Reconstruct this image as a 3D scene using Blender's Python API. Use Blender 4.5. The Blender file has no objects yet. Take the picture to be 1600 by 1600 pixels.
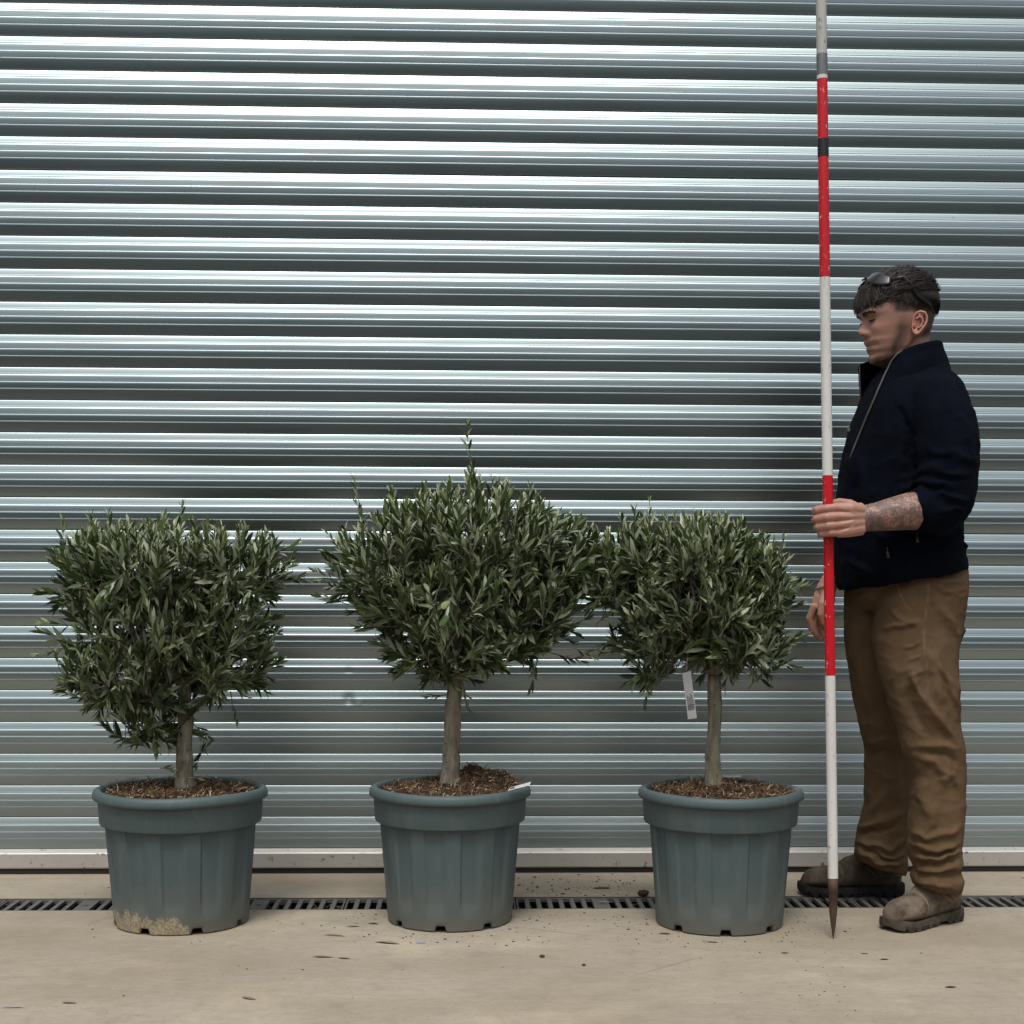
import bpy, bmesh, math, random
import numpy as np
from mathutils import Vector, Matrix, noise
random.seed(7); np.random.seed(7)
R = math.radians
sc = bpy.context.scene
COL = sc.collection

# ------------------------------------------------------------------ camera
FPX = 2300.0; HCAM = 0.887; PITCH = R(3.2); ROLL = R(0.2)
SHY = (math.tan(PITCH)*FPX + 115.0)/1600.0
cam_d = bpy.data.cameras.new('camera'); cam = bpy.data.objects.new('camera', cam_d); COL.objects.link(cam)
cam_d.sensor_width = 36; cam_d.lens = FPX/1600*36; cam_d.shift_y = SHY; cam_d.clip_end = 2000; cam_d.clip_start = 0.05
CR = Matrix.Rotation(R(90)-PITCH, 3, 'X') @ Matrix.Rotation(ROLL, 3, 'Z')
CP = Vector((0, 0, HCAM))
cam.matrix_world = Matrix.Translation(CP) @ CR.to_4x4()
sc.camera = cam
sc.render.resolution_x = 1024; sc.render.resolution_y = 1024

# ------------------------------------------------------------------ world, sun, exposure
SUN_EL, SUN_AZ = R(64), R(188)     # azimuth from +Y clockwise: behind the camera, a little to the left
w = bpy.data.worlds.new('World'); sc.world = w; w.use_nodes = True
nt = w.node_tree; nt.nodes.clear()
out = nt.nodes.new('ShaderNodeOutputWorld'); bg = nt.nodes.new('ShaderNodeBackground')
sky = nt.nodes.new('ShaderNodeTexSky'); sky.sky_type = 'NISHITA'; sky.sun_disc = False
sky.sun_elevation = SUN_EL; sky.sun_rotation = SUN_AZ; sky.air_density = 1.0; sky.dust_density = 3.0; sky.ozone_density = 1.0
hs = nt.nodes.new('ShaderNodeHueSaturation'); hs.inputs['Saturation'].default_value = 0.34
# overcast: the cloud deck is brighter overhead than at the horizon (the usual overcast sky law)
tc = nt.nodes.new('ShaderNodeTexCoord'); sx = nt.nodes.new('ShaderNodeSeparateXYZ')
mr = nt.nodes.new('ShaderNodeMapRange'); mr.inputs['From Min'].default_value = 0; mr.inputs['From Max'].default_value = 1
mr.inputs['To Min'].default_value = 0.42; mr.inputs['To Max'].default_value = 2.1
mul = nt.nodes.new('ShaderNodeMixRGB'); mul.blend_type = 'MULTIPLY'; mul.inputs[0].default_value = 1
bg.inputs['Strength'].default_value = 0.14
L = nt.links.new
L(tc.outputs['Generated'], sx.inputs[0]); L(sx.outputs['Z'], mr.inputs['Value'])
L(sky.outputs[0], hs.inputs['Color']); L(hs.outputs[0], mul.inputs[1]); L(mr.outputs[0], mul.inputs[2])
L(mul.outputs[0], bg.inputs['Color']); L(bg.outputs[0], out.inputs[0])
sd = bpy.data.lights.new('sun', 'SUN'); sd.energy = 1.6; sd.angle = R(14); sd.color = (1, .96, .9)
so = bpy.data.objects.new('sun', sd); COL.objects.link(so)
sdir = Vector((math.sin(SUN_AZ)*math.cos(SUN_EL), math.cos(SUN_AZ)*math.cos(SUN_EL), math.sin(SUN_EL)))
so.rotation_euler = (-sdir).to_track_quat('-Z', 'Y').to_euler(); so.location = (0, -2, 6)
vs = sc.view_settings; vs.view_transform = 'Standard'; vs.look = 'None'; vs.gamma = 1; vs.use_curve_mapping = False
vs.exposure = -0.22
sc.render.engine = 'CYCLES'

# ------------------------------------------------------------------ pixel (of the 1600 px photograph) -> place
def ray(px, py):
    return CR @ Vector(((px-800)/FPX, (800-py)/FPX + SHY*1600/FPX, -1))
def P(px, py, Y):
    d = ray(px, py); return CP + d*((Y-CP.y)/d.y)
def G(px, py, z=0.0):
    d = ray(px, py); return CP + d*((z-CP.z)/d.z)
PSI = R(1.83)
W0 = G(800, 1362)
WX = Vector((math.cos(PSI), math.sin(PSI), 0)); WN = Vector((math.sin(PSI), -math.cos(PSI), 0))   # WN points out to the camera
def WP(px, py):
    d = ray(px, py); t = (W0-CP).dot(WN)/d.dot(WN); return CP + d*t
def front(p): return (p-W0).dot(WN)     # metres in front of the shutter
def along(p): return (p-W0).dot(WX)
MW = Matrix.Translation(W0) @ Matrix.Rotation(PSI, 4, 'Z')   # local: x along wall, -y out of the wall

# ------------------------------------------------------------------ helpers
def tag(o, label=None, cat=None, group=None, kind=None):
    if label: o['label'] = label
    if cat: o['category'] = cat
    if group: o['group'] = group
    if kind: o['kind'] = kind
    return o
def empty(name, loc=(0, 0, 0), rz=0, label=None, cat=None, group=None):
    o = bpy.data.objects.new(name, None); COL.objects.link(o); o.location = loc; o.rotation_euler = (0, 0, rz)
    o.empty_display_size = .1
    bpy.context.view_layer.update() if False else None
    return tag(o, label, cat, group)
def mesh(name, V, F, mat=None, smooth=True):
    m = bpy.data.meshes.new(name); m.from_pydata([tuple(v) for v in V], [], [tuple(f) for f in F]); m.update()
    if smooth: m.polygons.foreach_set('use_smooth', [True]*len(m.polygons))
    if mat: m.materials.append(mat)
    return m
def link(name, m, parent=None, world=True):
    """links a mesh; when its vertices are in world space the parent's transform is undone"""
    o = bpy.data.objects.new(name, m); COL.objects.link(o)
    if parent:
        o.parent = parent
        if world:
            pm = Matrix.Translation(parent.location) @ parent.rotation_euler.to_matrix().to_4x4()
            pp = parent.parent
            while pp:
                pm = Matrix.Translation(pp.location) @ pp.rotation_euler.to_matrix().to_4x4() @ pp.matrix_parent_inverse @ pm if False else pm
                pp = None
            o.matrix_parent_inverse = pm.inverted()
    return o
class MB:
    def __init__(s): s.V = []; s.F = []
    def add(s, V, F):
        n = len(s.V); s.V += [tuple(v) for v in V]; s.F += [tuple(i+n for i in f) for f in F]; return s
    def box(s, x0, x1, y0, y1, z0, z1):
        V = [(x, y, z) for x in (x0, x1) for y in (y0, y1) for z in (z0, z1)]
        return s.add(V, [(0, 1, 3, 2), (4, 6, 7, 5), (0, 4, 5, 1), (2, 3, 7, 6), (0, 2, 6, 4), (1, 5, 7, 3)])
    def tube(s, pts, rad, n=8, cap=True, flat=1.0):
        pts = [Vector(p) for p in pts]
        if not hasattr(rad, '__len__'): rad = [rad]*len(pts)
        up = None; rings = []
        for i, p in enumerate(pts):
            t = (pts[min(i+1, len(pts)-1)]-pts[max(i-1, 0)])
            if t.length < 1e-9: t = Vector((0, 0, 1))
            t.normalize()
            if up is None:
                up = Vector((0, 1, 0)) if abs(t.y) < .8 else Vector((1, 0, 0))
            a = (up-t*up.dot(t)).normalized(); b = t.cross(a); up = a
            rings.append([p+(a*math.cos(2*math.pi*k/n)*flat+b*math.sin(2*math.pi*k/n))*rad[i] for k in range(n)])
        V = [v for r in rings for v in r]; F = []
        for i in range(len(rings)-1):
            for k in range(n):
                a = i*n+k; b = i*n+(k+1) % n; F.append((a, b, b+n, a+n))
        if cap: F.append(tuple(range(n-1, -1, -1))); F.append(tuple(range(len(V)-n, len(V))))
        return s.add(V, F)
    def sphere(s, c, r, nu=12, nv=8, sc3=(1, 1, 1)):
        c = Vector(c); V = [c+Vector((0, 0, r*sc3[2]))]; F = []
        for j in range(1, nv):
            th = math.pi*j/nv
            for i in range(nu):
                ph = 2*math.pi*i/nu
                V.append(c+Vector((r*sc3[0]*math.sin(th)*math.cos(ph), r*sc3[1]*math.sin(th)*math.sin(ph), r*sc3[2]*math.cos(th))))
        V.append(c-Vector((0, 0, r*sc3[2])))
        for i in range(nu): F.append((0, 1+i, 1+(i+1) % nu))
        for j in range(nv-2):
            for i in range(nu):
                a = 1+j*nu+i; b = 1+j*nu+(i+1) % nu; F.append((a, a+nu, b+nu, b))
        l = len(V)-1; q = 1+(nv-2)*nu
        for i in range(nu): F.append((q+i, l, q+(i+1) % nu))
        return s.add(V, F)
    def mesh(s, name, mat=None, smooth=True): return mesh(name, s.V, s.F, mat, smooth)
def grid_faces(nr, nc, close=False, off=0):
    F = []
    for i in range(nr-1):
        for j in range(nc if close else nc-1):
            a = off+i*nc+j; b = off+i*nc+(j+1) % nc; F.append((a, b, b+nc, a+nc))
    return F
def remesh(mb, voxel, smooth_it=6, fac=.5):
    """one continuous skin round overlapping shapes"""
    m = mesh('tmp', mb.V, mb.F); o = bpy.data.objects.new('tmp', m); COL.objects.link(o)
    r = o.modifiers.new('r', 'REMESH'); r.mode = 'VOXEL'; r.voxel_size = voxel; r.use_smooth_shade = True
    if smooth_it:
        s = o.modifiers.new('s', 'SMOOTH'); s.iterations = smooth_it; s.factor = fac
    dg = bpy.context.evaluated_depsgraph_get(); dg.update()
    me = bpy.data.meshes.new_from_object(o.evaluated_get(dg)); bpy.data.objects.remove(o); bpy.data.meshes.remove(m)
    me.polygons.foreach_set('use_smooth', [True]*len(me.polygons))
    return me
def co_of(me):
    a = np.empty(len(me.vertices)*3); me.vertices.foreach_get('co', a); return a.reshape(-1, 3)
def no_of(me):
    a = np.empty(len(me.vertices)*3); me.vertices.foreach_get('normal', a); return a.reshape(-1, 3)
def set_co(me, a): me.vertices.foreach_set('co', a.ravel()); me.update()
def attr(me, name, vals):
    at = me.attributes.new(name, 'FLOAT', 'POINT'); at.data.foreach_set('value', np.asarray(vals, dtype=np.float32)); return at
CRi = np.array(CR.inverted())
def to_px(a):
    c = (a-np.array(CP)) @ CRi.T
    return np.stack([800+FPX*c[:, 0]/-c[:, 2], 800+SHY*1600-FPX*c[:, 1]/-c[:, 2]], 1)
def sm(x, a, b):
    t = np.clip((x-a)/(b-a), 0, 1); return t*t*(3-2*t)
def fold(px, pts, width):
    """distance to a polyline, turned into a soft ridge 0..1"""
    best = np.full(len(px), 1e9)
    pts = np.array(pts, float); tl = np.zeros(len(px)); n = len(pts)-1
    for i in range(n):
        a, b = pts[i], pts[i+1]; ab = b-a; t = np.clip(((px-a)@ab)/(ab@ab), 0, 1)
        d = np.hypot(*(px-(a+t[:, None]*ab)).T); u = d < best; best[u] = d[u]; tl[u] = (i+t[u])/n
    return np.exp(-(best/width)**2)*np.clip(np.minimum(tl, 1-tl)*5, 0.25, 1)
def interp(x, xs, ys): return np.interp(x, xs, ys)

# ------------------------------------------------------------------ materials
class N:
    """small node helper"""
    def __init__(s, name, **kw):
        s.m = bpy.data.materials.new(name); s.m.use_nodes = True; s.t = s.m.node_tree
        s.b = s.t.nodes['Principled BSDF']
        for k, v in kw.items(): s.b.inputs[k].default_value = v if not (isinstance(v, tuple) and len(v) == 3) else (*v, 1)
        s.tc = s.t.nodes.new('ShaderNodeTexCoord')
    def l(s, a, b): s.t.links.new(a, b)
    def inp(s, sock, v):
        if isinstance(v, bpy.types.NodeSocket): s.l(v, sock)
        elif isinstance(v, tuple) and len(v) == 3 and sock.type == 'RGBA': sock.default_value = (*v, 1)
        else: sock.default_value = v
    def map(s, scale=(1, 1, 1), src='Object'):
        m = s.t.nodes.new('ShaderNodeMapping'); s.l(s.tc.outputs[src], m.inputs[0]); m.inputs['Scale'].default_value = scale; return m.outputs[0]
    def noise(s, scale=5, detail=4, rough=.5, vec=None, dist=0):
        n = s.t.nodes.new('ShaderNodeTexNoise'); n.inputs['Scale'].default_value = scale; n.inputs['Detail'].default_value = detail
        n.inputs['Roughness'].default_value = rough; n.inputs['Distortion'].default_value = dist
        s.l(vec if vec is not None else s.tc.outputs['Object'], n.inputs['Vector']); return n.outputs['Fac']
    def vor(s, scale, vec=None, out='Distance', feature='F1'):
        n = s.t.nodes.new('ShaderNodeTexVoronoi'); n.inputs['Scale'].default_value = scale; n.feature = feature
        s.l(vec if vec is not None else s.tc.outputs['Object'], n.inputs['Vector']); return n.outputs[out]
    def ramp(s, f, stops):
        r = s.t.nodes.new('ShaderNodeValToRGB'); e = r.color_ramp.elements
        while len(e) < len(stops): e.new(.5)
        for el, (p, c) in zip(e, stops):
            el.position = p; el.color = (*c, 1) if isinstance(c, tuple) else (c, c, c, 1)
        s.l(f, r.inputs[0]); return r.outputs[0]
    def mix(s, f, a, b, mode='MIX'):
        m = s.t.nodes.new('ShaderNodeMixRGB'); m.blend_type = mode
        s.inp(m.inputs[0], f); s.inp(m.inputs[1], a); s.inp(m.inputs[2], b); return m.outputs[0]
    def math(s, op, a, b=0.0, c=None):
        m = s.t.nodes.new('ShaderNodeMath'); m.operation = op; s.inp(m.inputs[0], a); s.inp(m.inputs[1], b)
        if c is not None: s.inp(m.inputs[2], c)
        return m.outputs[0]
    def attr(s, name):
        a = s.t.nodes.new('ShaderNodeAttribute'); a.attribute_name = name; return a.outputs['Fac']
    def sep(s, vec=None):
        x = s.t.nodes.new('ShaderNodeSeparateXYZ'); s.l(vec if vec is not None else s.tc.outputs['Object'], x.inputs[0]); return x.outputs
    def bump(s, h, strength=.3, dist=.002):
        b = s.t.nodes.new('ShaderNodeBump'); b.inputs['Strength'].default_value = strength; b.inputs['Distance'].default_value = dist
        s.l(h, b.inputs['Height']); s.l(b.outputs[0], s.b.inputs['Normal']); return b
    def set(s, name, v): s.inp(s.b.inputs[name], v); return s

def mat_shutter():
    n = N('galvanised_steel', Metallic=1.0)
    oi = n.t.nodes.new('ShaderNodeObjectInfo')
    add = n.t.nodes.new('ShaderNodeVectorMath'); add.operation = 'ADD'
    cmb = n.t.nodes.new('ShaderNodeCombineXYZ'); n.l(n.math('MULTIPLY', oi.outputs['Random'], 37.0), cmb.inputs[0]); n.l(n.math('MULTIPLY', oi.outputs['Random'], 11.0), cmb.inputs[2])
    n.l(n.tc.outputs['Object'], add.inputs[0]); n.l(cmb.outputs[0], add.inputs[1])
    def mp(s):
        m = n.t.nodes.new('ShaderNodeMapping'); n.l(add.outputs[0], m.inputs[0]); m.inputs['Scale'].default_value = s; return m.outputs[0]
    streak = n.noise(1, 5, .6, mp((1.6, 40, 260)))
    blot = n.noise(1, 3, .55, mp((2.2, 10, 14)))
    fine = n.noise(1, 3, .6, mp((45, 90, 160)))
    c = n.mix(streak, (.280, .340, .345), (.360, .425, .425))
    c = n.mix(n.ramp(blot, [(.35, .0), (.7, .45)]), c, (.29, .345, .355))
    # rubbed scuffs and little chips
    sc1 = n.ramp(n.noise(1, 6, .75, mp((5, 30, 130))), [(.60, 0.0), (.68, 1.0)])
    z = n.sep()[2]
    ridge = n.ramp(n.math('MULTIPLY', z, 10.0), [(.52, 0.0), (.60, 1.0), (.72, 1.0), (.80, 0.0)])
    c = n.mix(n.math('MULTIPLY', n.math('MULTIPLY', sc1, ridge), .55), c, (.16, .17, .17))
    spk = n.ramp(n.noise(1, 2, .5, mp((70, 70, 90))), [(.72, 0.0), (.76, 1.0)])
    c = n.mix(n.math('MULTIPLY', spk, .5), c, (.22, .22, .21))
    gp = n.t.nodes.new('ShaderNodeNewGeometry'); wz = n.sep(gp.outputs['Position'])[2]
    dust = n.math('MULTIPLY', n.ramp(n.math('ADD', wz, n.math('MULTIPLY', n.math('SUBTRACT', blot, .5), .5)), [(.03, 1.0), (.65, 0.0)]), n.ramp(n.noise(1, 5, .65, mp((3, 14, 20))), [(.25, .55), (.7, 1.0)]))
    c = n.mix(n.math('MULTIPLY', dust, .38), c, (.27, .285, .28))
    vsc = n.ramp(n.noise(1, 3, .6, mp((120, 8, 9))), [(.735, 0.0), (.75, 1.0)])
    c = n.mix(n.math('MULTIPLY', vsc, .35), c, (.17, .18, .18))
    n.set('Base Color', c); n.set('Metallic', n.math('SUBTRACT', 1.0, n.math('MULTIPLY', dust, .50)))
    n.set('Roughness', n.math('ADD', n.ramp(n.mix(.5, blot, streak), [(.3, .29), (.7, .37)]), n.math('MULTIPLY', dust, .22)))
    h = n.math('ADD', n.math('MULTIPLY', n.noise(1, 2, .4, mp((2.2, 3, 7))), 1.0), n.math('MULTIPLY', fine, .012))
    n.bump(h, .5, .0030)
    return n.m
def mat_rail():
    n = N('rail_aluminium', Metallic=.55, Roughness=.5)
    c = n.mix(n.noise(3, 6, .65), (.46, .445, .41), (.62, .60, .56))
    c = n.mix(n.ramp(n.noise(60, 3, .6), [(.62, 0.0), (.72, 1.0)]), c, (.18, .16, .13))
    n.set('Base Color', c); n.bump(n.noise(90, 3), .15, .001); return n.m
def mat_concrete():
    n = N('brushed_concrete', Roughness=.88)
    m1 = n.map((3, 26, 3)); m2 = n.map((1, 1, 1))
    br = n.noise(7, 8, .72, m1); big = n.noise(1.3, 5, .6, m2); mid = n.noise(9, 6, .65)
    c = n.mix(n.ramp(big, [(.3, 0.0), (.7, 1.0)]), (.285, .243, .183), (.370, .320, .243))
    c = n.mix(n.ramp(br, [(.3, .0), (.72, .75)]), c, (.42, .372, .295))
    c = n.mix(n.ramp(n.noise(5, 7, .75, n.map((1.5, 9, 1))), [(.5, 0.0), (.72, .6)]), c, (.25, .215, .17))
    c = n.mix(n.ramp(n.noise(2.6, 4, .6), [(.55, 0.0), (.75, .5)]), c, (.52, .45, .31))
    c = n.mix(n.ramp(mid, [(.54, 0.0), (.8, .7)]), c, (.22, .185, .14))
    c = n.mix(n.ramp(n.noise(1.1, 6, .7, n.map((1, 2.5, 1))), [(.42, 0.0), (.7, .55)]), c, (.23, .185, .135))
    c = n.mix(n.ramp(n.noise(110, 4, .7), [(.60, 0.0), (.70, .85)]), c, (.15, .12, .09))
    c = n.mix(n.ramp(n.noise(120, 3, .6, n.map((.5, 2.5, 1))), [(.66, 0.0), (.78, .8)]), c, (.64, .61, .54))
    c = n.mix(n.ramp(n.noise(.9, 7, .72, n.map((1, 1.7, 1))), [(.46, 0.0), (.62, .5)]), c, (.235, .185, .125))
    ck = n.ramp(n.vor(1.3, n.map((1, .8, 1)), 'Distance', 'DISTANCE_TO_EDGE'), [(.0, .55), (.0022, 0.0)])
    c = n.mix(n.math('MULTIPLY', ck, n.ramp(n.noise(1.7, 3), [(.52, 0.0), (.62, 1.0)])), c, (.10, .08, .06))
    c = n.mix(n.ramp(n.noise(34, 6, .75, n.map((1, 1.6, 1))), [(.5, 0.0), (.75, .45)]), c, (.18, .15, .115))
    n.set('Base Color', c)
    n.bump(n.mix(.5, n.noise(60, 8, .7, n.map((.35, 2.2, 1))), n.noise(150, 4, .6)), .5, .0025); return n.m
def simple(name, c1, c2, rough=.7, scale=20, metal=0.0, bump=.2, bs=120, bd=.001, **kw):
    n = N(name, Roughness=rough, Metallic=metal, **kw)
    n.set('Base Color', n.mix(n.noise(scale, 5, .6), c1, c2))
    if bump: n.bump(n.noise(bs, 4, .6), bump, bd)
    return n.m
def mat_pot():
    n = N('dusty_grey_plastic', Roughness=.6)
    oi = n.t.nodes.new('ShaderNodeObjectInfo')
    c = n.mix(n.noise(6, 6, .65, n.map((1, 1, .5))), (.056, .085, .088), (.080, .115, .118))
    c = n.mix(n.ramp(n.noise(16, 6, .7, n.map((2.2, 2.2, .35))), [(.5, 0.0), (.75, .5)]), c, (.12, .14, .135))
    c = n.mix(n.ramp(n.noise(90, 4, .7, n.map((1, 1, .4))), [(.66, 0.0), (.72, .5)]), c, (.03, .035, .035))
    c = n.mix(n.ramp(n.noise(1, 7, .8, n.map((26, 26, 5))), [(.60, 0.0), (.68, .35)]), c, (.19, .20, .185))
    c = n.mix(n.ramp(n.noise(1, 5, .8, n.map((50, 50, 14))), [(.64, 0.0), (.69, .6)]), c, (.025, .032, .032))
    z = n.sep()[2]
    dust = n.math('MULTIPLY', n.ramp(n.math('ADD', z, n.math('MULTIPLY', n.noise(14, 5, .7), .12)), [(.06, 1.0), (.20, .0)]), .62)
    c = n.mix(dust, c, (.15, .135, .105))
    mud = n.ramp(n.math('ADD', n.attr('mud'), n.math('MULTIPLY', n.math('SUBTRACT', n.noise(120, 6, .8), .5), 2.6)), [(.38, 0.0), (.70, 1.0)])
    mud = n.math('MULTIPLY', mud, n.math('MINIMUM', n.math('MULTIPLY', n.attr('mud'), 6.0), 1.0))
    c = n.mix(mud, c, n.mix(n.ramp(n.noise(150, 6, .85), [(.40, 0.0), (.62, 1.0)]), (.17, .135, .085), (.45, .385, .27)))
    n.set('Base Color', c)
    n.set('Roughness', n.mix(mud, n.ramp(n.noise(12, 4), [(.3, .52), (.7, .70)]), (.95, .95, .95)))
    n.bump(n.mix(mud, n.noise(70, 3, .5), n.noise(260, 4, .7)), .18, .002); return n.m
def mat_leaf():
    n = N('olive_leaf', Roughness=.48)
    geo = n.t.nodes.new('ShaderNodeNewGeometry'); v = n.attr('var')
    top = n.ramp(v, [(0, (.013, .024, .008)), (.38, (.040, .072, .019)), (.72, (.115, .165, .052)), (1, (.34, .40, .18))])
    bot = n.ramp(v, [(0, (.12, .145, .09)), (.6, (.24, .275, .165)), (1, (.46, .49, .34))])
    c = n.mix(geo.outputs['Backfacing'], top, bot)
    n.set('Base Color', c)
    n.b.inputs['Specular IOR Level'].default_value = .45
    tr = n.t.nodes.new('ShaderNodeBsdfTranslucent'); n.inp(tr.inputs[0], n.mix(.5, top, (.12, .18, .04)))
    ms = n.t.nodes.new('ShaderNodeMixShader'); ms.inputs[0].default_value = .12
    o = n.t.nodes['Material Output']; n.l(n.b.outputs[0], ms.inputs[1]); n.l(tr.outputs[0], ms.inputs[2]); n.l(ms.outputs[0], o.inputs[0])
    return n.m
def mat_bark():
    n = N('olive_bark', Roughness=.9)
    m = n.map((30, 30, 7))
    a = n.noise(2.0, 7, .7, m)
    c = n.ramp(a, [(.3, (.055, .045, .030)), (.46, (.17, .15, .105)), (.66, (.32, .295, .225))])
    c = n.mix(n.ramp(n.noise(9, 4, .6), [(.5, 0.0), (.7, .5)]), c, (.17, .18, .12))
    c = n.mix(n.ramp(n.vor(45), [(.08, .9), (.16, 0.0)]), c, (.05, .04, .03))
    n.set('Base Color', c); n.bump(n.mix(.4, a, n.noise(90, 5, .7)), .8, .004); return n.m
def mat_soil():
    n = N('coir_soil', Roughness=1)
    c = n.ramp(n.noise(55, 6, .8), [(.3, (.010, .006, .004)), (.5, (.040, .022, .013)), (.7, (.11, .062, .032)), (.85, (.20, .14, .08))])
    n.set('Base Color', c); n.bump(n.noise(80, 6, .8), 1, .01); return n.m
def mat_fibre():
    n = N('coir_fibre', Roughness=1)
    c = n.ramp(n.attr('var'), [(0, (.020, .011, .007)), (.4, (.085, .043, .020)), (.75, (.20, .12, .055)), (.93, (.30, .21, .12)), (1, (.55, .45, .32))])
    n.set('Base Color', c); return n.m
def mat_skin():
    n = N('skin', Roughness=.5)
    n.b.inputs['Subsurface Weight'].default_value = .12; n.b.inputs['Subsurface Radius'].default_value = (.012, .004, .002)
    n.b.inputs['Subsurface Scale'].default_value = .5
    c = n.mix(n.noise(28, 5, .6), (.35, .180, .128), (.45, .245, .180))
    c = n.mix(n.attr('red'), c, (.43, .15, .11))
    # tattoo: dense grey line work
    ta = n.attr('tattoo'); tm = n.map((1, 1, 1), 'Object')
    wv = n.vor(30, None, 'Distance', 'DISTANCE_TO_EDGE'); ln = n.ramp(wv, [(.01, .7), (.06, 0.0)])
    ln2 = n.ramp(n.noise(34, 3, .6, dist=3.0), [(.43, 0.0), (.49, 1.0), (.55, 0.0)])
    ln3 = n.ramp(n.noise(20, 3, .6, dist=1.5), [(.44, .12), (.56, .8)])
    ink = n.math('MULTIPLY', n.math('MINIMUM', n.math('ADD', n.math('ADD', ln, ln2), ln3), 1.0), ta)
    c = n.mix(n.math('MULTIPLY', ink, .80), c, (.055, .050, .050))
    c = n.mix(n.math('MULTIPLY', n.attr('band'), .75), c, (.07, .06, .06))
    st = n.math('MULTIPLY', n.attr('stubble'), n.ramp(n.noise(420, 3, .7), [(.3, .78), (.6, 1.0)]))
    c = n.mix(st, c, (.030, .019, .013))
    n.set('Base Color', c); n.bump(n.noise(300, 4, .6), .25, .0008); return n.m
def mat_cloth(name, c1, c2, scale, rough=.95, bump=.6, bd=.0015, weave=500, sheen=0.0, dusty=0.0):
    n = N(name, Roughness=rough); n.b.inputs['Specular IOR Level'].default_value = .08
    n.b.inputs['Sheen Weight'].default_value = sheen
    c = n.mix(n.ramp(n.noise(scale, 7, .7), [(.34, 0.0), (.66, 1.0)]), c1, c2)
    if dusty:
        c = n.mix(n.math('MULTIPLY', n.ramp(n.noise(7, 6, .7), [(.5, 0.0), (.8, 1.0)]), dusty), c, (.23, .18, .13))
    c = n.mix(n.math('MULTIPLY', n.attr('seam'), .8), c, tuple(min(1, v*1.9) for v in c2))
    n.set('Base Color', c)
    n.bump(n.mix(.5, n.noise(weave, 3, .6), n.noise(90, 4, .6)), bump, bd); return n.m
def mat_paint(name, col, chip, amt=.62, rough=.35):
    n = N(name, Roughness=rough)
    k = n.ramp(n.noise(1, 5, .7, n.map((110, 110, 45))), [(amt, 0.0), (amt+.03, 1.0)])
    c = n.mix(n.noise(1, 4, .6, n.map((20, 20, 6))), tuple(v*.8 for v in col), tuple(min(1, v*1.1) for v in col))
    n.set('Base Color', n.mix(k, c, chip)); n.bump(k, .4, .0006); return n.m

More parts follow.
